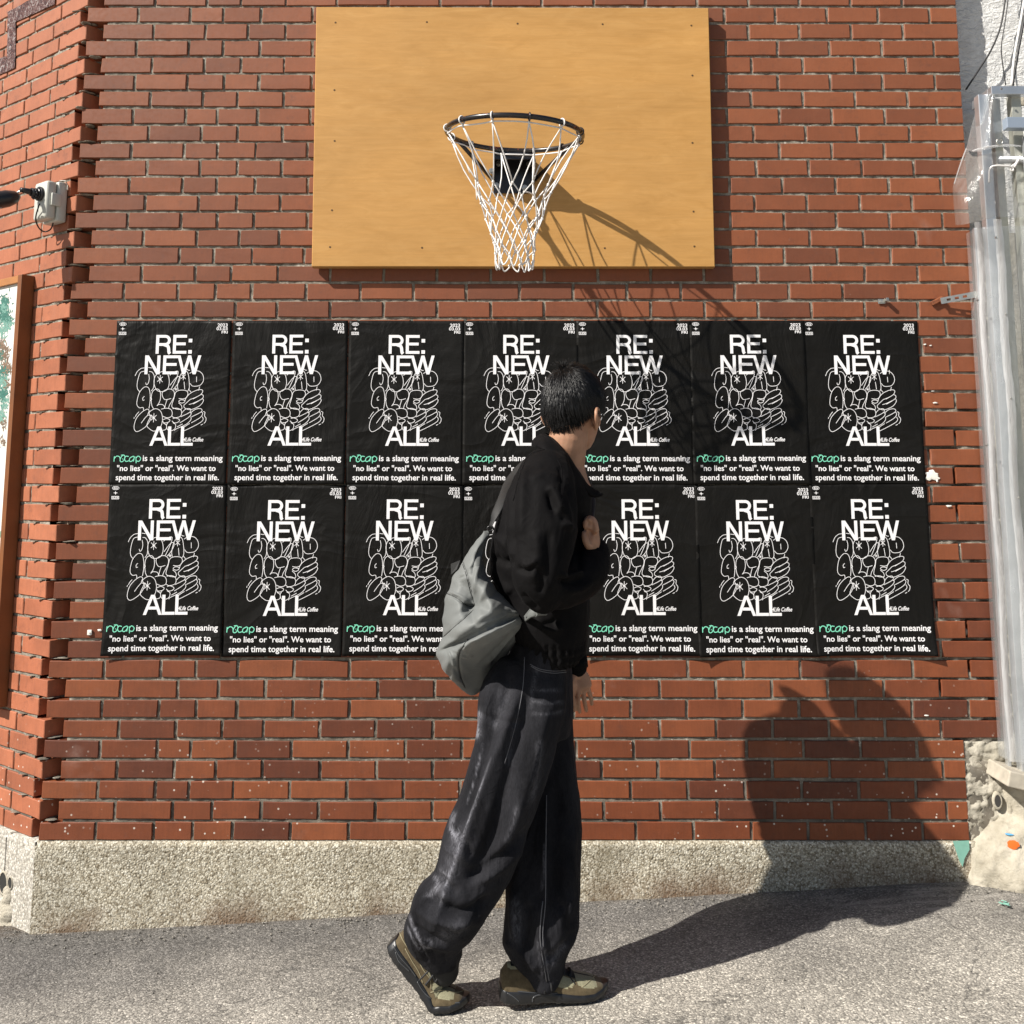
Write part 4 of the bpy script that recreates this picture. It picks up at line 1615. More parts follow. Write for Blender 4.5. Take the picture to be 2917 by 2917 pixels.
# eyelet and cord
pe = PS(2848, 404, -.185); mb = MB(); mb.tube([pe + Vector((.011 * math.cos(q), 0, .011 * math.sin(q))) for q in [2 * PI * k / 16 for k in range(16)]], .003, 6, closed=True); mb.build('eyelet', M['zinc'], pls, True)
mb = MB()
mb.tube(smooth_path([PS(2818, 520, -.15), PS(2820, 482, -.17), PS(2835, 472, -.175), PS(2870, 473, -.175), PS(2884, 478, -.17), PS(2886, 486, -.17), PS(2878, 484, -.17), PS(2882, 474, -.17), PS(2898, 462, -.16), PS(2906, 445, -.15)], 6), .0032, 7)
for k in range(5): mb.ball(PS(2890 + k * 3, 474 - k * 5, -.168), .0055, 7, 5)
tag(mb.build('cord', M['net'], None, True), 'knotted white cord tying the plastic to the cross pipe', 'cord')
# timber block under the post
ft = thing('wooden_block', 'weathered wooden block under the foot of the aluminium post', 'block', PS(2880, 2262, -.1))
a = PS(2884, 2198, -.15); b = PS(2940, 2262, -.15)
M['grey_wood'] = simple('weathered wood', (.42, .38, .31), .8, nscale=30, namp=.2, bump=.5, bscale=60)
mb = MB(); mb.box((a.x - .008, -.15, b.z + .02), (a.x + .30, .02, a.z), .004, Matrix.Translation(a) @ Matrix.Rotation(.22, 4, 'Y') @ Matrix.Translation(-a)); mb.build('block', M['grey_wood'], ft)

# concrete footing -------------------------------------------------------
foot = thing('concrete_footing', 'lumpy cream concrete footing with an orange paint spot beside the wall end', 'concrete footing', (1.9, -.1, 0))


def blob_mesh(blobs, voxel, name, mat, par, disp=.0, dfreq=12, seed=0, smooth_it=3, cut=None):
    mb = MB()
    for (c, r) in blobs: mb.ball(c, r, 20, 14)
    o = mb.build(name, mat, par, True)
    return remesh(o, voxel, smooth_it, (disp, dfreq, seed))


def remesh(o, voxel, smooth_it=2, disp=None, sm_fac=.5):
    md = o.modifiers.new('r', 'REMESH'); md.mode = 'VOXEL'; md.voxel_size = voxel; md.adaptivity = 0
    if smooth_it:
        s_ = o.modifiers.new('s', 'SMOOTH'); s_.iterations = smooth_it; s_.factor = sm_fac
    bpy.context.view_layer.update()
    dg = bpy.context.evaluated_depsgraph_get()
    me = bpy.data.meshes.new_from_object(o.evaluated_get(dg))
    mt = o.data.materials[0] if o.data.materials else None
    old = o.data
    o.modifiers.clear()
    o.data = me
    bpy.data.meshes.remove(old)
    me.name = o.name
    if mt and not me.materials: me.materials.append(mt)
    if disp and disp[0]:
        nr = np.zeros(len(me.vertices) * 3); co = np.zeros(len(me.vertices) * 3)
        me.vertices.foreach_get('normal', nr); me.vertices.foreach_get('co', co)
        nr = nr.reshape(-1, 3); co = co.reshape(-1, 3)
        a, f, sd_ = disp
        for i in range(len(co)):
            co[i] += nr[i] * a * fbm((co[i][0] * f + sd_, co[i][1] * f, co[i][2] * f), 4)
        me.vertices.foreach_set('co', co.ravel())
    me.polygons.foreach_set('use_smooth', [True] * len(me.polygons))
    me.update()
    return o


lump = blob_mesh([((1.80, -.01, .10), (.25, .13, .19)), ((1.69, .0, .02), (.17, .115, .15)), ((2.02, -.02, .12), (.30, .15, .25)), ((1.84, .03, .28), (.17, .09, .18)), ((1.98, .0, .38), (.22, .07, .20)), ((1.62, .01, -.02), (.12, .10, .11)),
                  ((2.3, .0, .2), (.3, .15, .3)), ((1.90, -.06, -.02), (.30, .16, .12))], .011, 'lump', M['footing'], foot, .026, 7, 3, 2)
_co = np.zeros(len(lump.data.vertices) * 3); _nr = _co.copy(); lump.data.vertices.foreach_get('co', _co); lump.data.vertices.foreach_get('normal', _nr)
_co = _co.reshape(-1, 3); _nr = _nr.reshape(-1, 3)
for _i in range(len(_co)): _co[_i] += _nr[_i] * .005 * fbm(tuple(_co[_i] * 30), 4)
lump.data.vertices.foreach_set('co', _co.ravel()); lump.data.update()
# worn concrete between last bricks and the footing
mb = MB(); vs = []; nx, nz = 44, 80
pa_ = PS(2768, 2370, 0); pb_ = PS(2862, 2105, 0)
x0_, x1_, z0_, z1_ = 1.566, 1.80, .10, BZ0 + 5.1 * H
for j in range(nz + 1):
    for i in range(nx + 1):
        x = x0_ + (x1_ - x0_) * i / nx; z = z0_ + (z1_ - z0_) * j / nz
        y = .004 - .012 * fbm((x * 12, 1, z * 12), 5) - .007 * fbm((x * 45, 1, z * 45), 4) - .02 * max(0, (x - 1.66) / .14) * max(0, 1 - j / nz * 1.2)
        if j / nz > .96: y += .03
        vs.append((x, y, z))
mb.add(vs, [(j * (nx + 1) + i, j * (nx + 1) + i + 1, (j + 1) * (nx + 1) + i + 1, (j + 1) * (nx + 1) + i) for j in range(nz) for i in range(nx)])
mb.build('broken_concrete', M['patch'], foot, True)
mb = MB(); mb.box((1.70, -.012, .25), (2.0, .08, PS(2870, 2230, 0).z), .01); o = mb.build('pipe_housing', M['footing'], foot)
p = PS(2867, 2298, -.075)
mb = MB(); n = 24; vs = []
for (r, yy) in ((.0125, -.014), (.0175, -.016), (.0195, -.004)):
    for k in range(n):
        q = 2 * PI * k / n
        vs.append((p.x + .0 + r * math.cos(q) * .85, yy, p.z + r * 1.6 * math.sin(q)))
for yy in (.03,):
    for k in range(n):
        q = 2 * PI * k / n; vs.append((p.x + .0125 * .85 * math.cos(q), yy, p.z + .0125 * 1.6 * math.sin(q)))
ORG = []
fs = []
for (a_, b_) in ((0, 1), (1, 2)):
    for k in range(n):
        l = (k + 1) % n; fs.append((a_ * n + k, b_ * n + k, b_ * n + l, a_ * n + l))
mb.add(vs, fs); hp = mb.build('drain_pipe', M['footing'], foot, True)
mb = MB(); mb.add([(p.x + .0125 * .85 * math.cos(2 * PI * k / n), -.0135, p.z + .02 * math.sin(2 * PI * k / n)) for k in range(n)], [tuple(range(n))]); mb.build('pipe_mouth', simple('pipe shade', (.045, .042, .04), .9), hp)


def splat(name, c, rx, rz, mat, par, seed=1, n=22, rough=.25):
    r_ = random.Random(seed)
    ring = [1 + r_.uniform(-rough, rough) for _ in range(n)]
    vs = [(c[0], c[1] - .0012, c[2])]
    for k in range(n):
        q = 2 * PI * k / n; vs.append((c[0] + rx * .8 * ring[k] * math.cos(q), c[1] - .0011, c[2] + rz * .8 * ring[k] * math.sin(q)))
    for k in range(n):
        q = 2 * PI * k / n; vs.append((c[0] + rx * ring[k] * math.cos(q), c[1], c[2] + rz * ring[k] * math.sin(q)))
    fs = [(0, 1 + (k + 1) % n, 1 + k) for k in range(n)] + [(1 + k, 1 + (k + 1) % n, n + 1 + (k + 1) % n, n + 1 + k) for k in range(n)]
    return mk(name, vs, fs, mat, par, True)


M['orange'] = simple('orange paint', (.80, .15, .02), .6)
M['blue'] = simple('blue paint', (.10, .32, .55), .6)
M['mint'] = simple('mint paint', (.20, .42, .34), .6, nscale=60, namp=.1)
M['white_paint'] = simple('white paint', (.78, .76, .70), .6, nscale=60, namp=.08, bump=.3)


def ray_on(obj, sx, sy):
    org = Vector((0, -D, CAM_Z)); tgt = PS(sx, sy, 0)
    bpy.context.view_layer.update()
    dg = bpy.context.evaluated_depsgraph_get()
    iv = Matrix.Translation(obj.parent.location if False else Vector((0, 0, 0)))
    ok, loc, nrm, idx = obj.ray_cast(org, (tgt - org).normalized())
    return (loc, nrm) if ok else (PS(sx, sy, -.15), Vector((0, -1, 0)))


def splat_on(name, obj, sx, sy, rx, rz, mat, seed):
    loc, nrm = ray_on(obj, sx, sy)
    r_ = random.Random(seed); n = 20
    u = nrm.cross(Vector((0, 0, 1))).normalized(); v = u.cross(nrm)
    c = loc + nrm * .008
    vs = [c] + [c + u * rx * (1 + r_.uniform(-.2, .2)) * math.cos(2 * PI * k / n) + v * rz * (1 + r_.uniform(-.2, .2)) * math.sin(2 * PI * k / n) - nrm * .002 for k in range(n)]
    mk(name, vs, [(0, 1 + k, 1 + (k + 1) % n) for k in range(n)], mat, foot, True)


splat_on('paint_spot', lump, 2885, 2403, .019, .015, M['orange'], 3)
splat_on('paint_spot', lump, 2876, 2381, .013, .005, M['blue'], 5)
# green painted end of the plinth
mb = MB()
vs = [PS(2714, 2396, PF - .006), PS(2760, 2394, PF - .006), PS(2762, 2420, PF - .006), PS(2748, 2445, PF - .006), PS(2742, 2470, PF - .006), PS(2732, 2450, PF - .006), PS(2722, 2420, PF - .006)]
mb.add(vs, [tuple(range(len(vs)))]); mb.build('mint_paint', M['mint'], wall)

# paint marks, bracket, clip
splat('white_paint_splash', P(1759, 897, -.0035), .026, .017, M['white_paint'], wall, 4, 26, .3)
for (x, y, a, b, s_) in ((1745, 893, .008, .005, 6), (1768, 907, .006, .010, 7), (170, 1192, .0, .0, 8), (188, 1189, .011, .006, 9), (1678, 702, .002, .012, 10), (1678, 676, .002, .012, 12), (1745, 650, .008, .004, 13), (1756, 652, .007, .003, 14),
                         (1765, 760, .012, .004, 15), (1760, 738, .01, .002, 16), (1790, 955, .015, .005, 17), (1748, 1350, .012, .004, 18)):
    if a > 0: splat('paint_fleck', P(x, y, -.0035), a * .7, b * .7, M['white_paint'], wall, s_, 14, .3)

clip = thing('wall_clip', 'small bent metal clip screwed to the brick above the posters', 'clip', P(1665, 568, 0))
mb = MB(); p = P(1663, 569, 0)
mb.box((p.x - .014, -.006, p.z - .009), (p.x + .012, -.003, p.z + .009), .0008)
mb.box((p.x + .008, -.028, p.z - .002), (p.x + .018, -.006, p.z + .010), .0008)
mb.build('plate', M['zinc'], clip)
mb = MB(); mb.cyl((p.x - .003, -.006, p.z), (0, -1, 0), .005, .004, 8); mb.build('screw', M['zinc'], clip)
strap = thing('perforated_strap', 'perforated steel strap with a rusty bent end fixed to the brick wall', 'strap', P(1770, 568, 0))


def perforated():
    a = P(1775, 568, -.020); b = P(1838, 556, -.045)
    d = (b - a).normalized(); up = Vector((0, 0, 1)) - d * d.z; up.normalize()
    L = (b - a).length + .02; h = .0115
    vs = []; fs = []
    hole = [.028, .056, .084]
    # plate outline strips between slots
    mb = MB()
    Mx = Matrix.Translation(a) @ Matrix((tuple((d.x, 0, up.x, 0)), (d.y, 0, up.y, 0), (d.z, 0, up.z, 0), (0, 0, 0, 1)))
    nrm = d.cross(up)
    Mx = Matrix(((d.x, nrm.x, up.x, a.x), (d.y, nrm.y, up.y, a.y), (d.z, nrm.z, up.z, a.z), (0, 0, 0, 1)))
    t = .0012
    mb.box((0, 0, h * .38), (L, t, h), 0, Mx); mb.box((0, 0, -h), (L, t, -h * .38), 0, Mx)
    x = 0
    for hc in hole:
        mb.box((x, 0, -h * .38 - .0), (hc - .007, t, h * .38), 0, Mx); x = hc + .007
    mb.box((x, 0, -h * .38), (L, t, h * .38), 0, Mx)
    mb.build('strip', M['zinc'], strap)
    mb = MB(); q = P(1765, 569, -.002)
    mb.box((-.020, -.012, -.009), (.016, 0, .008), .003, Matrix.Translation(q) @ Matrix.Rotation(-.45, 4, 'Y'))
    mb.box((-.004, -.018, -.011), (.009, 0, .012), .002, Matrix.Translation(q + Vector((.016, 0, .004))) @ Matrix.Rotation(-.3, 4, 'Y'))
    mb.build('rusty_end', M['rust'], strap)


perforated()
clip2 = thing('cable_clip', 'white plastic cable clip nailed to a brick left of the lower posters', 'clip', P(170, 1192, 0))
mb = MB(); p = P(170, 1193, 0); mb.box((p.x - .008, -.007, p.z - .009), (p.x + .008, -.001, p.z + .009), .0015); mb.cyl((p.x, -.007, p.z), (0, -1, 0), .003, .003, 8); mb.build('clip_body', M['white_paint'], clip2)

# loose grit along the wall foot ---------------------------------------
mb = MB(); rg = random.Random(21)
for k in range(420):
    x = rg.uniform(-1.9, 1.75); y = -.03 - abs(rg.gauss(0, .07))
    if x < CX: y += (CX - x) * .75
    s_ = rg.uniform(.002, .0048)
    mb.ball((x, y, ground_z(x, y) + s_ * .4 + .002), (s_, s_ * rg.uniform(.6, 1), s_ * rg.uniform(.5, .9)), 5, 4, Matrix.Rotation(rg.uniform(0, 3), 3, 'Z'))
for k in range(420):
    x = rg.uniform(-2.2, 2.2); y = rg.uniform(-1.3, 0)
    s_ = rg.uniform(.0015, .0035)
    mb.ball((x, y, ground_z(x, y) + s_ * .4 + .002), (s_, s_, s_ * .7), 5, 3)
tag(mb.build('gravel', simple('grit', (.20, .185, .16), .9, nscale=90, namp=.7), None), kind='stuff')
p = PS(2866, 2578, -.25)
mb = MB()
for k in range(6): mb.box((-.008, -.004, -.001), (.008, .004, .001), 0, Matrix.Translation((p.x + rg.uniform(-.012, .012), -.25 + rg.uniform(-.02, .02), ground_z(p.x, -.25) + .008 + k * .002)) @ Matrix.Rotation(rg.uniform(0, 3), 4, 'Z') @ Matrix.Rotation(rg.uniform(-.6, .6), 4, 'X'))
tag(mb.build('paint_scraps', M['mint'], None), 'small pile of mint green paint scraps below the cream footing', 'scraps')

# =================================================================== PERSON
per = thing('person', 'walking person in black jacket and baggy faded jeans looking back over at the posters', 'person', (.02, -.72, 0))


def slices(rows, n=36, power=2.4):
    rings = []
    for (py, L, R, yc, hy) in rows:
        a, b = P(L, py, yc), P(R, py, yc)
        cx, hx, z = (a.x + b.x) / 2, abs(b.x - a.x) / 2, (a.z + b.z) / 2
        ring = []
        for k in range(n):
            q = 2 * PI * k / n
            c, s_ = math.cos(q), math.sin(q)
            e_ = 2 / power
            ring.append(Vector((cx + hx * math.copysign(abs(c) ** e_, c), yc + hy * math.copysign(abs(s_) ** e_, s_), z)))
        rings.append(ring)
    # smooth interpolation
    out = []
    m = len(rings)
    for i in range(m - 1):
        r0, r1, r2, r3 = rings[max(i - 1, 0)], rings[i], rings[i + 1], rings[min(i + 2, m - 1)]
        for t in (0, .33, .67):
            out.append([cr(r0[k], r1[k], r2[k], r3[k], t) for k in range(n)])
    out.append(rings[-1])
    return out


def stroke_field(co, strokes, nrm=None, facing=True):
    """sum of gaussian ridges along picture-traced fold lines: [(pts, amp, width_px)]"""
    px, py = proj(co)
    tot = np.zeros(len(co))
    for st in strokes:
        pts, amp, w = st[0], st[1], st[2]
        sp = smooth_path([Vector((a, b, 0)) for a, b in pts], 5)
        best = np.full(len(co), 1e9); along = np.zeros(len(co))
        m = len(sp) - 1
        for i in range(m):
            ax, ay, bx, by = sp[i].x, sp[i].y, sp[i + 1].x, sp[i + 1].y
            dx, dy = bx - ax, by - ay
            L2 = dx * dx + dy * dy + 1e-9
            t = np.clip(((px - ax) * dx + (py - ay) * dy) / L2, 0, 1)
            d = np.hypot(px - ax - t * dx, py - ay - t * dy)
            k = d < best
            best[k] = d[k]; along[k] = (i + t[k]) / m
        taper = np.clip(np.minimum(along, 1 - along) * 5 + .15, 0, 1)
        tot += amp * np.exp(-(best / w) ** 2) * taper
    if facing and nrm is not None:
        tot *= np.clip(-nrm[:, 1] * 1.6 + .25, 0, 1)
    return tot


def arrays(o):
    me = o.data
    co = np.zeros(len(me.vertices) * 3); nr = np.zeros(len(me.vertices) * 3)
    me.vertices.foreach_get('co', co); me.vertices.foreach_get('normal', nr)
    return co.reshape(-1, 3), nr.reshape(-1, 3)


def put(o, co):
    o.data.vertices.foreach_set('co', co.ravel()); o.data.update()


def noise_disp(co, nr, amp, fr, seed=0, o_=2):
    out = np.empty(len(co))
    for i in range(len(co)):
        c = co[i]
        out[i] = fbm((c[0] * fr[0] + seed, c[1] * fr[1], c[2] * fr[2]), o_)
    return co + nr * (amp * out)[:, None]


def drape(name, obj, pts, r, mat, par, sub=6, n=6, off=.0):
    org = Vector((0, -D, CAM_Z)); out = []
    for p in smooth_path([Vector((a, b, 0)) for a, b in pts], sub):
        tgt = P(p.x, p.y, 0)
        ok, loc, nm, _ = obj.ray_cast(org, (tgt - org).normalized())
        if ok: out.append(loc + nm * (r * .3 + off))
        elif len(out) > 2: break
    if len(out) < 3: return None
    mb = MB(); mb.tube(out, r, n)
    return mb.build(name, mat, par, True)


def attr(o, name, vals):
    a = o.data.attributes.new(name, 'FLOAT', 'POINT')
    a.data.foreach_set('value', vals.astype(np.float32))


# materials
def skin_mat():
    m = Mat('skin')
    v = m.pos()
    c = m.ramp(m.noise(v, 28, 4), [(.3, (.33, .175, .108)), (.7, (.42, .235, .150))])
    b = m.bump(m.noise(v, 420, 3, .6), .25, .0006)
    return m.set(c, .52, 0, .4, b, Subsurface_Weight=.12, Subsurface_Scale=.006)


M['skin'] = skin_mat()


def cloth_mat():
    m = Mat('black jacket cotton')
    v = m.pos()
    c = m.ramp(m.noise(v, 10, 4), [(.3, (.0046, .0043, .0046)), (.7, (.0068, .0064, .0067))])
    b = m.bump(m.noise(m.pos((1, 1, .5)), 34, 5, .6, .8), .25, .004)
    b = m.bump(m.ridge(m.pos((1, 1, .55), (0, .35, 0)), 7, 3, .5, .8), .32, .008, b)
    b = m.bump(m.ridge(m.pos((1, 1, .8), (0, -.5, 0)), 17, 2, .5, .6), .30, .004, b)
    b = m.bump(m.noise(v, 1100, 2), .35, .0004, b)
    return m.set(c, .7, 0, .05, b, Sheen_Weight=.008, Sheen_Roughness=.4)


M['jacket'] = cloth_mat()


def denim_mat():
    m = Mat('washed black denim')
    v = m.pos()
    at = m.n('ShaderNodeAttribute'); at.attribute_name = 'fade'
    base = m.ramp(m.noise(m.pos((1, 1, .45)), 9, 5, .6), [(.3, (.0070, .0070, .0082)), (.7, (.024, .024, .028))])
    tw = m.ramp(m.noise(m.pos((260, 260, 26)), 1.6, 4, .7), [(.3, .72), (.7, 1.35)])
    base = m.mix(1.0, base, tw, 'MULTIPLY')
    fr = m.ramp(m.noise(m.pos((60, 60, 26)), 1.6, 6, .75, 1.0), [(.40, .12), (.66, 1.25)])
    base = m.mix(m.math('MULTIPLY', at.outputs['Fac'], fr, clamp=True), base, (.19, .19, .215))
    b = m.bump(m.noise(m.pos((1, 1, .6)), 40, 5, .65), .3, .004)
    b = m.bump(m.ridge(m.pos((1, 1, .35), (0, .3, 0)), 8, 3, .5, .8), .55, .010, b)
    b = m.bump(m.ridge(m.pos((1, 1, 1.2), (0, -.4, 0)), 16, 3, .5, .8), .25, .004, b)
    b = m.bump(m.noise(m.pos((900, 900, 900)), 1.0, 2), .5, .0007, b)
    return m.set(base, .85, 0, .05, b, Sheen_Weight=.01)


M['denim'] = denim_mat()
M['thread'] = simple('grey thread', (.10, .10, .11), .7)
M['sock'] = simple('black sock', (.008, .008, .009), .85, bump=.4, bscale=400)

# ---- trousers
mb = MB()
mb.loft(slices([(1205, 970, 1080, -.67, .150), (1235, 958, 1078, -.67, .160), (1262, 940, 1077, -.67, .158), (1300, 932, 1080, -.67, .155), (1345, 930, 1081, -.665, .150), (1385, 935, 1076, -.665, .12)]))
mb.loft(slices([(1240, 945, 1066, -.75, .060), (1285, 912, 1070, -.765, .085), (1330, 901, 1068, -.77, .098), (1380, 900, 1056, -.775, .102), (1460, 881.5, 1032, -.78, .104), (1530, 852, 1008, -.78, .104), (1580, 834, 992, -.78, .105),
                (1646, 819, 967, -.78, .105), (1680, 787, 949, -.78, .105), (1722, 772, 922, -.78, .102), (1756, 762, 900, -.755, .095), (1782, 770, 874, -.74, .078), (1802, 786, 864, -.73, .066), (1820, 802, 862, -.725, .056)]))
mb.loft(slices([(1285, 960, 1079, -.575, .080), (1372, 950, 1081, -.58, .095), (1445, 955, 1087, -.60, .100), (1536, 966, 1096, -.63, .102), (1600, 962, 1097, -.65, .104), (1664, 953, 1094.5, -.67, .105),
                (1700, 954, 1093.5, -.685, .105), (1755, 949, 1090.5, -.69, .104), (1778, 948, 1079, -.69, .10), (1800, 960, 1068, -.695, .090), (1828, 982, 1064, -.70, .072), (1850, 1000, 1056, -.71, .062), (1864, 1016, 1044, -.72, .045)]))
tr_ = mb.build('trousers', M['denim'], per, True)
remesh(tr_, .0065, 3)
co, nr = arrays(tr_)
FOLD = [([(985, 1290), (945, 1400), (905, 1500), (872, 1600), (838, 1690), (812, 1760)], .012, 11),
        ([(1010, 1290), (975, 1400), (950, 1500), (925, 1590), (880, 1660)], -.019, 13),
        ([(1035, 1330), (1005, 1440), (975, 1540), (935, 1620)], .012, 11),
        ([(925, 1300), (905, 1400), (880, 1500)], .010, 9), ([(945, 1310), (922, 1400), (895, 1500), (868, 1580)], -.010, 9),
        ([(1000, 1560), (960, 1600), (915, 1640), (880, 1660)], -.013, 9), ([(985, 1600), (945, 1640), (905, 1665)], .010, 8),
        ([(850, 1560), (878, 1585), (890, 1620)], -.008, 6), ([(838, 1600), (870, 1612), (895, 1640)], .007, 6),
        ([(812, 1650), (842, 1660), (862, 1690)], -.009, 6), ([(790, 1680), (825, 1700), (862, 1720), (900, 1712), (930, 1690)], -.016, 9),
        ([(780, 1712), (820, 1735), (860, 1745), (900, 1738)], .012, 9), ([(775, 1745), (800, 1760), (835, 1780)], -.009, 6),
        ([(782, 1768), (812, 1782), (850, 1790)], .007, 5), ([(910, 1700), (900, 1730), (870, 1770)], -.008, 7),
        ([(792, 1785), (800, 1800), (806, 1815)], -.006, 3), ([(812, 1790), (818, 1805), (822, 1818)], -.006, 3), ([(834, 1795), (838, 1808), (842, 1820)], -.006, 3),
        ([(1032, 1480), (1030, 1580), (1028, 1680), (1018, 1760), (1030, 1850)], .009, 7),
        ([(1050, 1480), (1052, 1580), (1050, 1680), (1045, 1750)], -.010, 9), ([(1080, 1560), (1078, 1650), (1072, 1740)], .007, 8),
        ([(1000, 1700), (992, 1750), (1005, 1800)], -.009, 8), ([(975, 1680), (968, 1740), (980, 1790)], .008, 8),
        ([(1095, 1755), (1060, 1790), (1035, 1810), (1020, 1790)], -.010, 8), ([(950, 1775), (985, 1800), (1015, 1835)], .008, 7),
        ([(1040, 1770), (1032, 1810), (1034, 1845)], -.006, 5), ([(1060, 1700), (1072, 1740), (1080, 1770)], -.007, 7),
        ([(905, 1345), (940, 1360), (985, 1365)], -.006, 6), ([(960, 1270), (955, 1310), (948, 1350)], -.010, 8),
        ([(1055, 1380), (1030, 1470), (1003, 1555), (974, 1622)], .006, 5)]
co = co + nr * stroke_field(co, FOLD, nr)[:, None]
put(tr_, co); co, nr = arrays(tr_)
co = noise_disp(co, nr, .0040, (9, 9, 5), 3)
put(tr_, co); co, nr = arrays(tr_)
co = noise_disp(co, nr, .0020, (34, 34, 14), 8)
put(tr_, co); co, nr = arrays(tr_)
FADE = [([(926, 1430), (905, 1490), (885, 1545), (862, 1610), (842, 1670), (826, 1722)], .85, 1.6), ([(912, 1400), (898, 1460), (880, 1520)], .6, 1.5),
        ([(905, 1340), (900, 1365), (902, 1395)], 1.2, 6), ([(858, 1530), (852, 1560), (862, 1590)], .6, 5), ([(848, 1560), (858, 1580), (868, 1560)], .6, 3),
        ([(818, 1650), (826, 1668), (815, 1685), (800, 1690)], .7, 4), ([(830, 1640), (842, 1650), (850, 1640)], .6, 3),
        ([(772, 1725), (778, 1745), (790, 1770), (800, 1790)], .9, 2.6), ([(798, 1770), (812, 1775), (812, 1788), (798, 1785)], .8, 2.4), ([(768, 1748), (780, 1775), (797, 1798)], .8, 1.8),
        ([(1000, 1300), (1030, 1303), (1060, 1302)], .30, 3), ([(1000, 1322), (1030, 1326), (1065, 1325)], .28, 3), ([(1000, 1345), (1035, 1348), (1068, 1340)], .26, 3),
        ([(1020, 1390), (1015, 1450), (1000, 1520)], .30, 7), ([(975, 1520), (968, 1560), (955, 1590)], .35, 5),
        ([(1027, 1590), (1026, 1640), (1024, 1680)], .6, 2), ([(1022, 1770), (1030, 1810), (1036, 1848)], .6, 2.5), ([(1012, 1770), (1020, 1810), (1026, 1850)], .4, 1.6),
        ([(965, 1690), (975, 1740), (970, 1780)], .30, 12), ([(880, 1740), (850, 1760), (820, 1770)], .25, 14), ([(870, 1560), (850, 1640), (820, 1700)], .28, 16), ([(1070, 1780), (1050, 1800), (1040, 1830)], .35, 8),
        ([(960, 1290), (940, 1340), (930, 1380)], .22, 10), ([(1015, 1255), (1005, 1300), (1000, 1340)], .25, 4), ([(975, 1350), (965, 1400), (955, 1450)], .18, 6)]
attr(tr_, 'fade', np.clip(stroke_field(co, FADE, nr, False), 0, 1.2))
bpy.context.view_layer.update()
for pts in ([(1000, 1253), (1018, 1262), (1045, 1266), (1068, 1264)], [(1002, 1257), (1020, 1266), (1045, 1270), (1068, 1268)], [(990, 1240), (986, 1300), (972, 1370), (952, 1440)]):
    drape('seam', tr_, pts, .0011, M['thread'], tr_)
for pts in ([(1031, 1500), (1030, 1600), (1029, 1700), (1024, 1770), (1036, 1850)], [(1024, 1700), (1019, 1770), (1031, 1852)]):
    drape('seam', tr_, pts, .0013, M['thread'], tr_)
mb = MB(); mb.limb([P(838, 1796, -.725), P(836, 1812, -.72), P(838, 1830, -.715)], [.050, .046, .040], ref=(0, 1, 0)); mb.build('sock', M['sock'], per, True)
mb = MB(); mb.limb([P(1024, 1810, -.70), P(1016, 1832, -.70)], [.045, .040], ref=(0, 1, 0)); mb.build('sock', M['sock'], per, True)

# ---- body under the clothes, one continuous mesh
HC = P(1083, 762, -.67)
fa = math.radians(33)
fdir = Vector((math.sin(fa), math.cos(fa), 0)); rdir = Vector((math.cos(fa), -math.sin(fa), 0)); udir = Vector((0, 0, 1))
tilt_ = Matrix.Rotation(math.radians(-3), 3, rdir)
fdir = tilt_ @ fdir; udir = tilt_ @ udir


def HP(r, f, u): return HC + rdir * r + fdir * f + udir * u


SK = [(-.132, .012, .060, .078), (-.122, .028, .030, .092), (-.105, .046, .005, .097), (-.080, .060, .045, .096), (-.055, .067, .078, .095), (-.02, .073, .093, .094), (.02, .075, .096, .092), (.050, .067, .084, .078), (.070, .052, .062, .056), (.083, .030, .038, .034), (.089, .010, .012, .010)]
mb = MB()
rings = []
SKf = []
for i in range(len(SK) - 1):
    for t in (0, .34, .67): SKf.append(tuple(SK[i][q] * (1 - t) + SK[i + 1][q] * t for q in range(4)))
SKf.append(SK[-1])
for (u, w, bk, ft_) in SKf:
    ring = []
    for k in range(40):
        q = 2 * PI * k / 40
        c, s_ = math.cos(q), math.sin(q)
        lo = -.030 if u < -.1 else 0
        f = s_ * (ft_ if s_ > 0 else bk)
        if u < -.1 and s_ < 0: f = abs(bk) * .4 * s_ + .02
        r = w * c
        if s_ > 0:
            f += .024 * math.exp(-(r / .011) ** 2 - ((u + .045) / .014) ** 2) + .012 * math.exp(-(r / .009) ** 2 - ((u + .025) / .022) ** 2)
            f -= .011 * (math.exp(-((r - .031) / .013) ** 2 - ((u + .012) / .010) ** 2) + math.exp(-((r + .031) / .013) ** 2 - ((u + .012) / .010) ** 2))
            f += .005 * math.exp(-(r / .045) ** 2 - ((u - .008) / .008) ** 2)
            f += .006 * math.exp(-(r / .018) ** 2 - ((u + .079) / .005) ** 2) + .006 * math.exp(-(r / .016) ** 2 - ((u + .089) / .005) ** 2)
            f += .006 * math.exp(-(r / .016) ** 2 - ((u + .118) / .010) ** 2)
        ring.append(HP(r, f, u))
    rings.append(ring)
mb.loft(rings)
for sgn in (1, -1):      # ears
    e0 = [(sgn * .072, -.002, -.072), (sgn * .079, .006, -.066), (sgn * .083, .004, -.040), (sgn * .087, -.014, -.020), (sgn * .094, -.034, -.026), (sgn * .096, -.038, -.044), (sgn * .087, -.020, -.068), (sgn * .078, -.004, -.078)]
    if sgn < 0: e0 = [(a_ * .93, b_ + .006, c_) for a_, b_, c_ in e0]
    mb.limb([HP(*p) for p in e0], .0058, 10)
    mb.ball(HP(sgn * (.081 if sgn > 0 else .072), -.016, -.044), .017, 12, 8, Matrix(((rdir.x * .5, fdir.x * .8, 0), (rdir.y * .5, fdir.y * .8, 0), (0, 0, 1.5))))
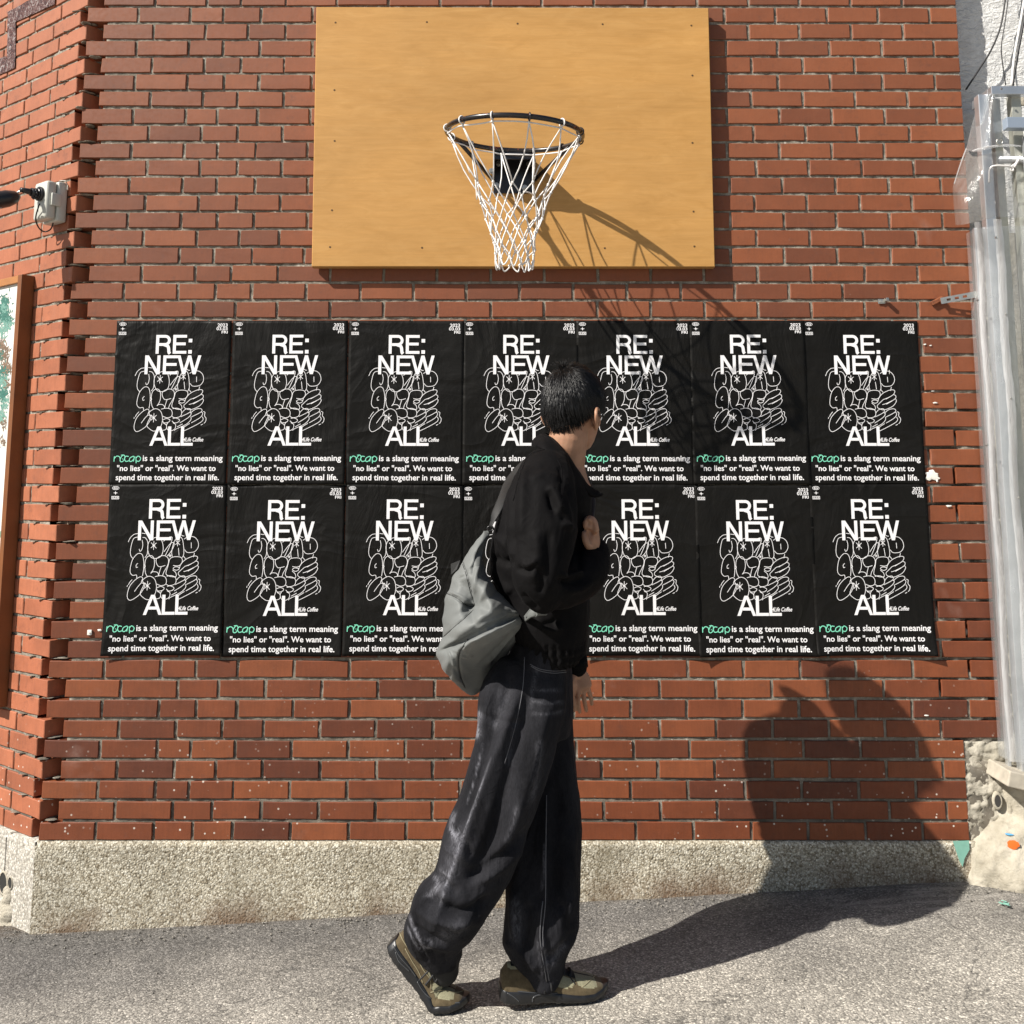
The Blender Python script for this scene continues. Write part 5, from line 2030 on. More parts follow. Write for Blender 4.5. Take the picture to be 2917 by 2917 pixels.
mb.limb([HP(0, -.022, -.055), HP(0, -.030, -.10), P(1064, 872, -.67), P(1058, 905, -.67)], [(.056, .058), (.056, .056), (.062, .062), (.09, .08)], 24)
mb.loft(slices([(868, 1030, 1076, -.67, .075), (900, 995, 1085, -.67, .135), (950, 985, 1098, -.67, .15), (1040, 975, 1092, -.67, .14), (1150, 985, 1080, -.67, .13), (1240, 985, 1055, -.67, .11), (1310, 970, 1035, -.67, .09)], power=2.1))
mb.limb([P(1040, 895, -.83), P(1018, 1010, -.90), P(1026, 1108, -.92)], [.05, .045, .038])
mb.limb([P(1026, 1108, -.92), P(1080, 1085, -.84), P(1118, 1048, -.775), P(1121, 1036, -.77)], [.040, .036, .028, .026])
mb.limb([P(1052, 945, -.56), P(1069, 1020, -.465), P(1073, 1130, -.452), P(1080, 1225, -.460), P(1084, 1240, -.463), P(1089, 1272, -.465)], [.036, .034, .030, .027, .026, (.026, .022)])
mb.limb([P(985, 1320, -.73), P(955, 1440, -.76), P(915, 1580, -.78), P(845, 1780, -.735), P(838, 1826, -.715)], [.045, .045, .045, .038, .034])
mb.limb([P(1005, 1320, -.60), P(1020, 1450, -.61), P(1028, 1580, -.65), P(1020, 1800, -.70), P(1015, 1840, -.70)], [.045, .045, .045, .040, .034])
# near hand: closed over the bag strap at the chest
mb.limb([P(1121, 1044, -.778), P(1119, 1030, -.785), P(1117, 1014, -.790), P(1117, 1000, -.792)], [(.026, .020), (.036, .022), (.040, .0215), (.036, .019)], ref=(0, 1, 0))
for i in range(4):
    yy = -.830 + i * .022
    sh = [0, -2, -1, 4][i]
    mb.limb([P(1124, 1000 + abs(sh), yy), P(1121, 987 + sh, yy), P(1113, 980 + sh, yy - .002), P(1106, 984 + sh, yy), P(1104.5, 992 + sh, yy + .002), P(1108, 998 + sh, yy + .004)], [.0100, .0098, .0090, .0084, .0078, .007], 12)
mb.ball(P(1111, 993, -.815), (.014, .022, .016), 14, 10)
mb.ball(P(1110, 1010, -.810), (.014, .018, .020), 14, 10)
mb.limb([P(1115, 1036, -.812), P(1108, 1026, -.830), P(1103.5, 1016, -.834), P(1102, 1007, -.832)], [.0120, .0108, .0096, .0084], 12)
# far hand: hanging, slightly curled
mb.limb([P(1089, 1266, -.465), P(1091, 1280, -.468), P(1094, 1296, -.472)], [(.022, .026), (.018, .037), (.016, .038)], ref=(0, 1, 0))
FG = [[(1083, 1290), (1080, 1312), (1081, 1328), (1083.5, 1340)], [(1091, 1296), (1090.5, 1318), (1091.5, 1332), (1094, 1343)],
      [(1099, 1295), (1101.5, 1316), (1104, 1330), (1106.5, 1341)], [(1106, 1290), (1111.5, 1306), (1115, 1317), (1116.5, 1328)]]
for i, f_ in enumerate(FG):
    yy = -.492 + i * .012
    mb.limb([P(a, b, yy + .005 * j * (j - 1)) for j, (a, b) in enumerate(f_)], [.0092, .0076, .0070, .0062], 12)
mb.limb([P(1082, 1274, -.485), P(1077, 1290, -.50), P(1076, 1304, -.502), P(1078, 1315, -.498)], [.0125, .0105, .0092, .0080], 12)
body = mb.build('body', M['skin'], per, True)
remesh(body, .0034, 2, None, .4)
co, nr = arrays(body)
HF = [([(1101, 999), (1107, 1000), (1113, 1003), (1118, 1010)], -.006, 1.8), ([(1110, 1006), (1113, 1016), (1115, 1026)], -.003, 1.4), ([(1107, 978), (1110, 986), (1110, 994)], -.0025, 1.2),
      ([(1116, 979), (1118, 988), (1119, 996)], -.002, 1.3), ([(1122, 985), (1126, 1000), (1127, 1020)], .0018, 1.6)]
co = co + nr * stroke_field(co, HF, nr)[:, None]
put(body, co)

# ---- hair
def hair_r(q):
    """distance of the hair surface from the head centre in unit direction q = (r, f, u)"""
    ar = .086; af = .106 if q[1] > 0 else .113; au = .111 if q[2] > 0 else .150
    return 1 / math.sqrt((q[0] / ar) ** 2 + (q[1] / af) ** 2 + (q[2] / au) ** 2)


def hairline(q):
    """lowest u-direction allowed for an azimuth"""
    az = math.atan2(q[0], -q[1])      # 0 = back of head
    a = abs(az)
    if a < .75: return -.70 + .10 * a
    if a < 1.25: return -.625 + (a - .75) * .75
    if a < 1.60: return -.25 + (a - 1.25) * .05
    if a < 1.95: return -.33 + (a - 1.6) * 1.0
    return .35


M['hair'] = simple('black hair', (.0042, .0040, .0044), .40, 0, .38)
M['hair_short'] = simple('short black hair', (.0060, .0056, .0056), .65, 0, .15)
vs = []; idx = {}; fs = []
nu, nv = 64, 40
for j in range(nv + 1):
    for i in range(nu):
        th = PI * j / nv; ph = 2 * PI * i / nu
        q = (math.sin(th) * math.cos(ph), math.sin(th) * math.sin(ph), math.cos(th))
        r = hair_r(q) - .004 - (.006 if q[2] < -.45 else 0)
        idx[(i, j)] = len(vs); vs.append(HP(*(x * r for x in q)))
for j in range(nv):
    for i in range(nu):
        th = PI * (j + .5) / nv; ph = 2 * PI * (i + .5) / nu
        q = (math.sin(th) * math.cos(ph), math.sin(th) * math.sin(ph), math.cos(th))
        if q[2] > hairline(q): fs.append((idx[(i, j)], idx[(i, j + 1)], idx[((i + 1) % nu, j + 1)], idx[((i + 1) % nu, j)]))
cap_o = mk('hair', vs, fs, M['hair'], per, True)
bmh = bmesh.new(); bmh.from_mesh(cap_o.data)
bmesh.ops.delete(bmh, geom=[v for v in bmh.verts if not v.link_faces], context='VERTS')
bmh.to_mesh(cap_o.data); bmh.free()
wh = Vector((-.10, -.42, .90)).normalized()
rh = random.Random(5)


def strand_set(nst, name, mat, cond, L0, L1, lift, wd):
    V = []; Fc = []
    cnt = 0
    while cnt < nst:
        q = Vector((rh.gauss(0, 1), rh.gauss(0, 1), rh.gauss(0, 1))).normalized()
        if q[2] < hairline(q) or not cond(q): continue
        cnt += 1
        ax = wh.cross(q)
        if ax.length < 1e-3: ax = Vector((1, 0, 0))
        ax.normalize()
        tw = rh.gauss(0, .22)
        L = rh.uniform(L0, L1)
        near = max(0, 1 - wh.angle(q) / .55)
        seg = 5
        pts = []
        clump = .0045 * mnoise.noise(q * 6) + .003 * mnoise.noise(q * 17)
        for k in range(seg + 1):
            t = k / seg
            R = Matrix.Rotation(L / .1 * t * (1 - .5 * near), 3, (ax + q * tw * t).normalized())
            qq = R @ q
            rr = hair_r(qq) - .003 + lift * (math.sin(t * 2.2) * .8) * rh.uniform(.5, 1.5) + clump + near * .014 * t * rh.uniform(.3, 1.2)
            pts.append(HP(qq.x * rr, qq.y * rr, qq.z * rr))
        w = wd * rh.uniform(.6, 1.3)
        b = len(V)
        for k in range(seg + 1):
            t_ = (pts[min(k + 1, seg)] - pts[max(k - 1, 0)]).normalized()
            n_ = (pts[k] - HC).normalized(); s_ = t_.cross(n_)
            if s_.length < 1e-5: s_ = Vector((1, 0, 0))
            s_.normalize()
            ww = w * (1 - (k / seg) ** 2 * .9)
            V += [pts[k] - s_ * ww, pts[k] + n_ * ww * .8, pts[k] + s_ * ww]
        for k in range(seg):
            for e in range(2):
                Fc.append((b + 3 * k + e, b + 3 * k + 3 + e, b + 3 * k + 4 + e, b + 3 * k + 1 + e))
    return mk(name, V, Fc, mat, cap_o, True)


o = strand_set(5200, 'long_strands', M['hair'], lambda q: q[2] > -.12, .032, .062, .0085, .0009); o['kind'] = 'stuff'
o = strand_set(3600, 'cropped_strands', M['hair_short'], lambda q: q[2] < .05, .010, .022, .004, .0007); o['kind'] = 'stuff'
# a few cowlick hairs at the whorl
mb = MB()
for k in range(60):
    a = rh.uniform(0, 2 * PI); q = (wh + Vector((math.cos(a), math.sin(a), 0)) * rh.uniform(.02, .14)).normalized()
    r = hair_r(q); p0_ = HP(*(q * r)); d_ = (q + Vector((math.cos(a), math.sin(a), 0)) * rh.uniform(.2, 1.0)).normalized()
    w_ = rdir * d_.x + fdir * d_.y + udir * d_.z
    Lh = rh.uniform(.014, .036)
    mb.tube([p0_, p0_ + w_ * Lh * .5 + udir * .002, p0_ + w_ * Lh - udir * .003], [.0006, .0005, .0002], 4)
o = mb.build('cowlick', M['hair'], cap_o, True); o['kind'] = 'stuff'

# ---- jacket
mb = MB()
mb.loft(slices([(838, 1030, 1058, -.67, .060), (852, 1012, 1068, -.67, .105), (872, 990, 1080, -.69, .130), (900, 969, 1100, -.70, .160), (942, 951, 1116, -.70, .180), (1000, 931, 1110, -.69, .184), (1060, 924, 1108, -.68, .178),
                (1120, 936, 1112, -.67, .176), (1165, 950, 1112, -.67, .178), (1195, 962, 1110, -.67, .174), (1222, 974, 1107, -.67, .166), (1246, 986, 1092, -.67, .158)], 44, 2.3))
mb.limb([P(1032, 892, -.775), P(1026, 916, -.84), P(1023, 950, -.895), P(1022, 1005, -.925), P(1017, 1060, -.945), P(1016, 1095, -.945), P(1024, 1116, -.935)], [(.075, .075), (.088, .080), (.098, .082), (.098, .085), (.080, .082), (.068, .078), (.056, .065)], 26, ref=(1, 0, 0))
mb.limb([P(1026, 1108, -.930), P(1060, 1108, -.890), P(1092, 1090, -.835), P(1112, 1068, -.80), P(1121, 1050, -.782), P(1122, 1040, -.778)], [.056, .060, .064, .058, .046, .040], 24)
mb.limb([P(1058, 934, -.55), P(1066, 980, -.51), P(1072, 1050, -.455), P(1074, 1140, -.450), P(1080, 1225, -.460), P(1086, 1256, -.468)], [.072, .070, .060, .055, .044, .036], 24)
jk = mb.build('jacket', M['jacket'], per, True)
remesh(jk, .0058, 3)
co, nr = arrays(jk)
JF = [([(1048, 960), (1060, 985), (1082, 996)], .012, 6), ([(1034, 925), (1048, 965), (1066, 988)], -.014, 7), ([(1036, 915), (1050, 935), (1060, 965)], .010, 7),
      ([(978, 870), (965, 930), (962, 990), (968, 1050)], -.016, 7), ([(990, 880), (985, 940), (985, 1010)], .008, 9),
      ([(975, 1070), (995, 1078), (1010, 1066)], -.012, 5), ([(985, 1062), (1000, 1066), (1012, 1055)], .010, 5), ([(1012, 1070), (1022, 1095), (1018, 1120)], -.010, 6),
      ([(1010, 1000), (1015, 1050), (1005, 1100)], .008, 10), ([(1035, 1000), (1036, 1050), (1030, 1100)], -.008, 9),
      ([(1055, 1084), (1075, 1086), (1100, 1078)], .010, 5), ([(1050, 1094), (1078, 1098), (1102, 1090)], -.010, 6), ([(1072, 1118), (1098, 1112), (1118, 1095)], .007, 6),
      ([(1055, 880), (1060, 900), (1060, 930)], -.006, 4), ([(935, 1010), (955, 1030), (968, 1050)], .010, 8), ([(930, 1050), (950, 1060), (970, 1060)], -.012, 7), ([(925, 1075), (945, 1100), (965, 1120)], .010, 8),
      ([(985, 1120), (1000, 1135), (1015, 1150)], -.008, 5), ([(1095, 1000), (1090, 1040), (1096, 1080)], -.008, 6), ([(1010, 1165), (1040, 1190), (1060, 1180)], .008, 7), ([(1015, 1180), (1040, 1175), (1050, 1165)], -.008, 5),
      ([(1000, 905), (1030, 895), (1055, 905)], .006, 8), ([(1070, 915), (1085, 960), (1090, 1000)], -.008, 7)]
co = co + nr * stroke_field(co, JF, nr)[:, None]
put(jk, co); co, nr = arrays(jk)
# elastic hem
px, py = proj(co)
zb_h = P(1030, 1248, -.67).z; zt_h = P(1030, 1196, -.67).z
ang = np.arctan2(co[:, 1] + .67, co[:, 0] - P(1040, 1220, -.67).x)
m_ = np.clip((zt_h - co[:, 2]) / .02, 0, 1) * (co[:, 2] > zb_h - .05) * (np.abs(co[:, 1] + .67) < .25) * (px < 1104)
far = (co[:, 1] > -.55) & (px > 1070)
m_ = np.where(far, 0, m_)
rows_ = .6 + .4 * np.cos((co[:, 2] - zb_h) / .012 * PI)
ph_ = 3 * np.array([mnoise.noise(Vector((a * 3, z * 16, 0))) for a, z in zip(ang, co[:, 2])])
co = co + nr * (m_ * (.0075 * np.sin(ang * 46 + ph_) * rows_ - .004))[:, None]
put(jk, co); co, nr = arrays(jk)
co = noise_disp(co, nr, .0028, (9, 9, 6), 13)
put(jk, co); co, nr = arrays(jk)
co = noise_disp(co, nr, .0015, (30, 30, 20), 18)
put(jk, co)
bpy.context.view_layer.update()
for pts in ([(1052, 868), (1060, 890), (1060, 950)], [(1028, 848), (1000, 858), (985, 885), (968, 945)]):
    drape('seam', jk, pts, .0012, M['jacket'], jk)
# collar
top = [(1030, 817, -.655), (1036, 822, -.72), (1048, 832, -.748), (1064, 850, -.755), (1079, 872, -.745), (1090, 897, -.728), (1099, 918, -.712)]
bot = [(1018, 842, -.650), (1024, 846, -.77), (1042, 858, -.800), (1062, 878, -.805), (1082, 902, -.790), (1108, 937, -.762), (1126, 934, -.740)]
far_t = [(1036, 818, -.59), (1050, 826, -.565), (1066, 842, -.56), (1082, 868, -.575), (1094, 897, -.60)]
far_b = [(1020, 843, -.58), (1035, 850, -.53), (1055, 862, -.52), (1075, 885, -.54), (1090, 910, -.58)]
T = list(reversed([P(*p) for p in far_t])) + [P(*p) for p in top]
Bt = list(reversed([P(*p) for p in far_b])) + [P(*p) for p in bot]
T = smooth_path(T, 4); Bt = smooth_path(Bt, 4)
vs = []; m = len(T); nn = 6
for j in range(nn + 1):
    t = j / nn
    for i in range(m):
        p = T[i].lerp(Bt[i], t)
        o_ = Vector((p.x - P(1060, 860, -.66).x, p.y + .66, 0)); o_.normalize()
        p = p + o_ * (.012 * math.sin(t * PI) + .006 + .016 * t) + Vector((0, 0, .002 * mnoise.noise(p * 30)))
        vs.append(p)
fs = [(j * m + i, (j + 1) * m + i, (j + 1) * m + i + 1, j * m + i + 1) for j in range(nn) for i in range(m - 1)]
col = mk('collar', vs, fs, M['jacket'], jk, True)
sm_ = col.modifiers.new('s', 'SOLIDIFY'); sm_.thickness = .005; sm_.offset = 0
p = P(1109, 928, -.768)
mb = MB(); mb.tube([p + Vector((.0075 * math.cos(q), -.008, .0075 * math.sin(q))) for q in [2 * PI * k / 14 for k in range(14)]], .0013, 6, closed=True); mb.build('snap_button', M['zinc'], jk, True)
# cuff bands
mb = MB(); mb.tube([P(1120, 1046, -.782), P(1121.5, 1037, -.779)], [.043, .041], 22); mb.build('cuff', M['jacket'], jk, True)
mb = MB(); mb.tube([P(1083, 1244, -.468), P(1087, 1262, -.468)], [.041, .038], 22); mb.build('cuff', M['jacket'], jk, True)

# ---- shoes
def shoe(nm, toe, fwd, bend, lift=0.0, pitch=0.0, seed=0):
    """local frame: x 0 heel .. .300 toe, y lateral, z up; bend lifts the heel about the ball"""
    L = .300
    SW = [(0, .022), (.012, .031), (.05, .037), (.10, .0365), (.15, .039), (.19, .0465), (.225, .0495), (.255, .046), (.28, .035), (.296, .018), (.300, .006)]
    def swid(x):
        for a, b in zip(SW, SW[1:]):
            if x <= b[0]: return a[1] + (b[1] - a[1]) * (x - a[0]) / (b[0] - a[0])
        return SW[-1][1]
    fwd = Vector((fwd[0], fwd[1], 0)).normalized(); lat = Vector((-fwd.y, fwd.x, 0))
    bx = .198

    def warp(x, y, z):
        if bend:
            t = max(0, min(1, (bx + .03 - x) / .06)); t = t * t * (3 - 2 * t)
            a = bend * t
            dx, dz = x - bx, z
            # rotate the rear part up about the ball
            x2 = bx + dx * math.cos(a) + dz * math.sin(a); z2 = -dx * math.sin(a) + dz * math.cos(a)
            x, z = x2, z2
        if pitch:
            dx = x - L; x, z = L + dx * math.cos(pitch) + z * math.sin(pitch), -dx * math.sin(pitch) + z * math.cos(pitch)
        return toe + fwd * (x - L) + lat * y + Vector((0, 0, z + lift))
    nX = 96
    root = None
    # sole
    n = 24; rings = []
    for i in range(nX + 1):
        x = L * i / nX
        w = swid(x) * 1.06
        zb = .004 + .016 * max(0, (x - .235) / .065) ** 1.7 + (.006 * max(0, 1 - x / .03)) - (.002 if .09 < x < .16 else 0) + (.003 if .1 < x < .15 else 0)
        zt = .047 - .018 * min(1, max(0, x - .06) / .15) + .012 * max(0, (x - .25) / .05) + .004 * max(0, 1 - x / .02)
        ring = []
        for k in range(n):
            q = 2 * PI * k / n; c, s_ = math.cos(q), math.sin(q)
            yy = w * math.copysign(abs(c) ** .45, c); zz = (zb + zt) / 2 + (zt - zb) / 2 * math.copysign(abs(s_) ** .5, s_)
            lug = .0022 if (s_ < -.5 and int(x / .011) % 2 == 0) else 0
            gr_ = .0022 * math.exp(-((zz - zb - (zt - zb) * .62) / .0022) ** 2) + .0016 * math.exp(-((zz - zb - (zt - zb) * .34) / .0018) ** 2) * (1 if x < .19 else 0)
            ring.append(warp(x, yy - math.copysign(gr_, c), zz + lug))
        rings.append(ring)
    mb = MB(); mb.loft(rings)
    body_ = MB()
    # upper
    TOP = [(0.004, .085), (.02, .104), (.05, .103), (.085, .098), (.11, .104), (.14, .090), (.18, .074), (.215, .062), (.25, .053), (.275, .043), (.292, .030)]
    def ztop(x):
        for a, b in zip(TOP, TOP[1:]):
            if x <= b[0]: return a[1] + (b[1] - a[1]) * (x - a[0]) / (b[0] - a[0])
        return TOP[-1][1]
    n2 = 60; rings = []; par = []
    for i in range(nX + 1):
        x = .003 + .290 * i / nX
        w = swid(x) * (.97); zb = .036 - .014 * min(1, max(0, x - .06) / .15) + .006 * max(0, (x - .25) / .05)
        zt = ztop(x)
        ring = []
        for k in range(n2):
            q = 2 * PI * k / n2; c, s_ = math.cos(q), math.sin(q)
            hh = (zt - zb)
            if s_ >= 0:
                narrow = 1 - .34 * min(1, max(0, (zt - .055) / .035)) * s_ ** 1.5
                yy = w * math.copysign(abs(c) ** .8, c) * narrow; zz = zb + hh * s_ ** .8
            else:
                yy = w * c; zz = zb - .006 * abs(s_)
            ring.append(warp(x, yy, zz)); par.append((x, yy / w, s_))
        rings.append(ring)
    up = MB(); up.loft(rings)
    u_o = up.build(nm, M['suede'], per, True)
    s_o = mb.build('sole', M['sole'], u_o, True)
    def blob(x, s, x0, x1, s0, s1, sk=0):
        cx, cs = (x0 + x1) / 2, (s0 + s1) / 2
        return ((x - cx - sk * (s - cs)) / ((x1 - x0) / 2)) ** 4 + ((s - cs) / ((s1 - s0) / 2)) ** 4 < 1
    vals = []; dark = []
    for (x, yn, s_) in par:
        v = 0
        if s_ > 0:
            if blob(x, s_, .205, .262, .48, 1.25): v = 1
            elif blob(x, s_, .150, .196, .30, .80, .03): v = 1
            elif blob(x, s_, .095, .135, .35, .78, -.02): v = .8
            elif blob(x, s_, .020, .062, .80, 1.1): v = 1
            if blob(x, s_, .205, .262, .48, 1.25) and (abs(yn) < .10): v = .0
        vals.append(v)
        dark.append(1.0 if (s_ > .83 and .10 < x < .205) or (s_ > .9 and .03 < x < .1) or (s_ > 0 and abs(yn) < .14 and .2 < x < .245) else 0.0)
    attr(u_o, 'panel', np.array(vals)); attr(u_o, 'dark', np.array(dark))
    # laces
    for q, x in enumerate((.115, .135, .155, .175, .193)):
        lm = MB(); z = ztop(x); w = swid(x)
        lm.tube(smooth_path([warp(x - .004, -w * .62, z - .018), warp(x, -w * .35, z - .001), warp(x + .002, 0, z + .004), warp(x, w * .35, z - .001), warp(x - .004, w * .62, z - .018)], 4), .0028, 6)
        lm.build('lace', M['lace'], u_o, True)
    lm = MB(); z = ztop(.115)
    for (dx, dy, dz) in ((.03, -.045, -.035), (-.02, -.050, -.03), (.015, -.055, -.055), (-.004, -.052, -.062)):
        a = warp(.118, -.006, z + .004)
        lm.tube(smooth_path([a, warp(.118 + dx * .5, dy * .55, z + .012), warp(.118 + dx, dy, z + dz)], 5), .0028, 6)
    lm.build('lace_bow', M['lace'], u_o, True)
    return u_o


def suede():
    m = Mat('olive suede and mesh')
    v = m.pos()
    pa_ = m.n('ShaderNodeAttribute'); pa_.attribute_name = 'panel'
    da = m.n('ShaderNodeAttribute'); da.attribute_name = 'dark'
    s_ = m.ramp(m.noise(v, 60, 5, .7), [(.3, (.060, .045, .024)), (.7, (.115, .088, .050))])
    k = m.ramp(m.noise(v, 300, 3), [(.3, (.19, .18, .115)), (.7, (.27, .255, .17))])
    f1 = m.ramp(pa_.outputs['Fac'], [(.45, 0.0), (.55, 1.0)])
    f2 = m.ramp(da.outputs['Fac'], [(.45, 0.0), (.55, 1.0)])
    c = m.mix(f1, s_, k); c = m.mix(f2, c, (.010, .010, .010))
    edge = m.math('SUBTRACT', 0.0, f1)
    b = m.bump(edge, .6, .0015)
    b = m.bump(m.noise(v, 500, 3), .5, .0008, b)
    return m.set(c, .85, 0, .2, b, Sheen_Weight=.1)


M['suede'] = suede()
M['sole'] = simple('black rubber sole', (.010, .0105, .012), .38, nscale=60, namp=.25, bump=.2, bscale=300)
M['lace'] = simple('black lace', (.012, .012, .013), .7)
tb = P(886, 1880, -.715); zg = ground_z(tb.x, tb.y)
shoe_back = shoe('shoe', Vector((tb.x, tb.y, zg)), (1, -.10), math.radians(47), lift=-.003)
tf = P(1147, 1862, -.690)
shoe_front = shoe('shoe', Vector((tf.x, tf.y, ground_z(tf.x, tf.y))), (1, .16), 0, lift=.0)
M['khaki'] = simple('khaki piping', (.24, .21, .13), .8)
M['gloss_rubber'] = simple('glossy grey rubber', (.05, .052, .056), .25, 0, .6)
bpy.context.view_layer.update()
def ZC(L): return [(715.3 + a * .24, 1688.9 + b * .24) for a, b in L]
for so_, L_, r_, mt_ in ((shoe_front, [(1595, 725), (1640, 690), (1690, 640), (1740, 590)], .0013, 'khaki'), (shoe_front, [(1110, 560), (1180, 610), (1240, 665), (1290, 712)], .0013, 'khaki'), (shoe_front, [(1480, 560), (1500, 640), (1540, 700)], .0016, 'lace'),
                          (shoe_front, [(1440, 600), (1420, 660), (1380, 715)], .0016, 'lace'), (shoe_back, [(405, 765), (500, 748), (610, 765), (700, 735)], .0014, 'khaki'), (shoe_back, [(205, 420), (260, 520), (310, 600), (345, 690)], .0014, 'khaki'),
                          (shoe_back, [(240, 400), (300, 500), (350, 590), (400, 660), (410, 740)], .0014, 'khaki'), (shoe_back, [(160, 290), (185, 350), (230, 420)], .0014, 'khaki')):
    drape('piping', so_, ZC(L_), r_, M[mt_], so_)
for so_, L_ in ((shoe_front, [(1015, 735), (1120, 760), (1250, 768), (1350, 760)]), (shoe_front, [(1205, 840), (1212, 805), (1250, 785), (1320, 780), (1400, 770)]), (shoe_front, [(1010, 770), (1060, 800), (1100, 835)]), (shoe_front, [(1420, 755), (1560, 750), (1700, 730)]),
                (shoe_back, [(112, 395), (160, 480), (230, 560), (290, 640)]), (shoe_back, [(130, 450), (150, 510), (175, 540), (240, 600)]), (shoe_back, [(300, 680), (350, 760), (420, 820), (520, 850), (640, 845)])):
    sl = [c for c in so_.children if c.name.startswith('sole')][0]
    drape('sole_rib', sl, ZC(L_), .0017, M['gloss_rubber'], so_)  # ribs follow the highlight lines; sole shine put into their lighter grey

# =================================================================== BAG
def ZD(x, y): return (794.8 + x * .2057, 960.3 + y * .2057)


bag = thing('shoulder_bag', 'grey nylon sack bag slung on the back of the walking person', 'bag', P(900, 1300, -.80))
OUT = [(630, 165), (575, 200), (520, 250), (462, 310), (410, 375), (355, 470), (338, 540), (280, 590), (255, 660), (240, 745), (205, 805), (188, 880), (178, 960), (168, 1080), (160, 1180), (128, 1280), (122, 1330), (130, 1390), (160, 1450),
       (200, 1505), (245, 1555), (290, 1605), (335, 1650), (380, 1692), (425, 1725), (470, 1742), (540, 1712), (590, 1655), (640, 1595), (700, 1508), (760, 1420), (815, 1340), (870, 1262), (905, 1190), (935, 1120), (955, 1040), (958, 985), (905, 925), (850, 860), (800, 805), (758, 770), (715, 735), (668, 665), (622, 590), (595, 520), (580, 450), (590, 370), (608, 300), (628, 235)]
INN = [(560, 300, .030), (500, 400, .050), (455, 500, .062), (520, 520, .060), (400, 560, .055), (470, 640, .075), (545, 640, .080), (430, 720, .050), (470, 790, .055), (540, 760, .095), (620, 720, .085), (620, 830, .110), (690, 850, .095),
       (320, 640, .045), (330, 720, .055), (260, 790, .042), (340, 810, .060), (400, 850, .066), (430, 895, .036), (485, 885, .050), (470, 950, .062), (300, 900, .068), (370, 960, .080), (250, 1000, .055), (300, 1080, .078), (410, 1010, .092),
       (500, 960, .105), (560, 1000, .120), (640, 950, .118), (740, 900, .095), (820, 930, .075), (880, 955, .055), (490, 1060, .118), (400, 1120, .108), (320, 1180, .085), (240, 1240, .060), (165, 1305, .026),
       (250, 1290, .048), (340, 1240, .066), (420, 1195, .078), (520, 1150, .090), (600, 1100, .096), (700, 1060, .086), (790, 1020, .068), (880, 985, .050),
       (430, 1225, 0.150), (520, 1185, 0.168), (620, 1140, 0.168), (720, 1095, 0.150), (820, 1045, 0.112), (890, 1010, .060),
       (230, 1345, .062), (300, 1350, 0.078), (360, 1300, 0.110), (345, 1330, 0.100), (285, 1440, 0.066), (340, 1440, 0.080), (350, 1520, 0.046), (385, 1610, 0.030), (430, 1380, 0.075), (520, 1300, 0.088), (640, 1240, 0.086), (740, 1180, 0.072), (840, 1110, 0.055), (900, 1070, 0.042),
       (460, 1500, 0.048), (560, 1440, 0.056), (650, 1360, 0.056), (740, 1280, 0.048), (820, 1200, 0.038), (470, 1640, 0.018), (560, 1580, 0.026), (640, 1480, 0.032), (740, 1370, 0.026), (220, 1460, .055), (300, 1560, .060)]
pts2 = [Vector(p) for p in OUT] + [Vector((a, b)) for a, b, _ in INN]
no = len(OUT)
res = delaunay_2d_cdt(pts2, [(i, (i + 1) % no) for i in range(no)], [list(range(no))], 1, 1e-4)
v2, tri = res[0], res[2]
yb = -.765
hmap = {}
for a, b, h in INN: hmap[(round(a), round(b))] = h
def sink(p):
    """the sack is pulled under below the long fold that runs to the strap tab"""
    ln = 1305 - (p.x - 160) * .40
    t = max(0, min(1, (p.y - ln) / 330)) * max(0, min(1, (p.x - 250) / 150)) * max(0, min(1, (960 - p.x) / 200))
    return .11 * t


V = []
for p in v2:
    h = hmap.get((round(p.x), round(p.y)), 0)
    V.append(P(*ZD(p.x, p.y), yb + sink(p) - h * 1.45))
nv_ = len(V)
back = {}
for i, p in enumerate(v2):
    h = hmap.get((round(p.x), round(p.y)), 0)
    if h > 0:
        back[i] = len(V); q = P(*ZD(p.x, p.y), yb + sink(p)); V.append(q + Vector((0, h * .55, 0)))
    else: back[i] = i
fsb = [tuple(t) for t in tri] + [tuple(back[i] for i in reversed(t)) for t in tri]
M['nylon'] = None


def nylon():
    m = Mat('grey nylon')
    v = m.pos()
    c = m.ramp(m.noise(v, 7, 4), [(.3, (.128, .136, .134)), (.7, (.160, .167, .163))])
    b = m.bump(m.noise(m.pos((1, 1, .8)), 26, 5, .6, 1.0), .2, .004)
    b = m.bump(m.ridge(v, 9, 3, .5, .8), .22, .004, b)
    b = m.bump(m.noise(v, 90, 4, .6), .12, .0015, b)
    return m.set(c, .58, 0, .28, b, Sheen_Weight=.05)


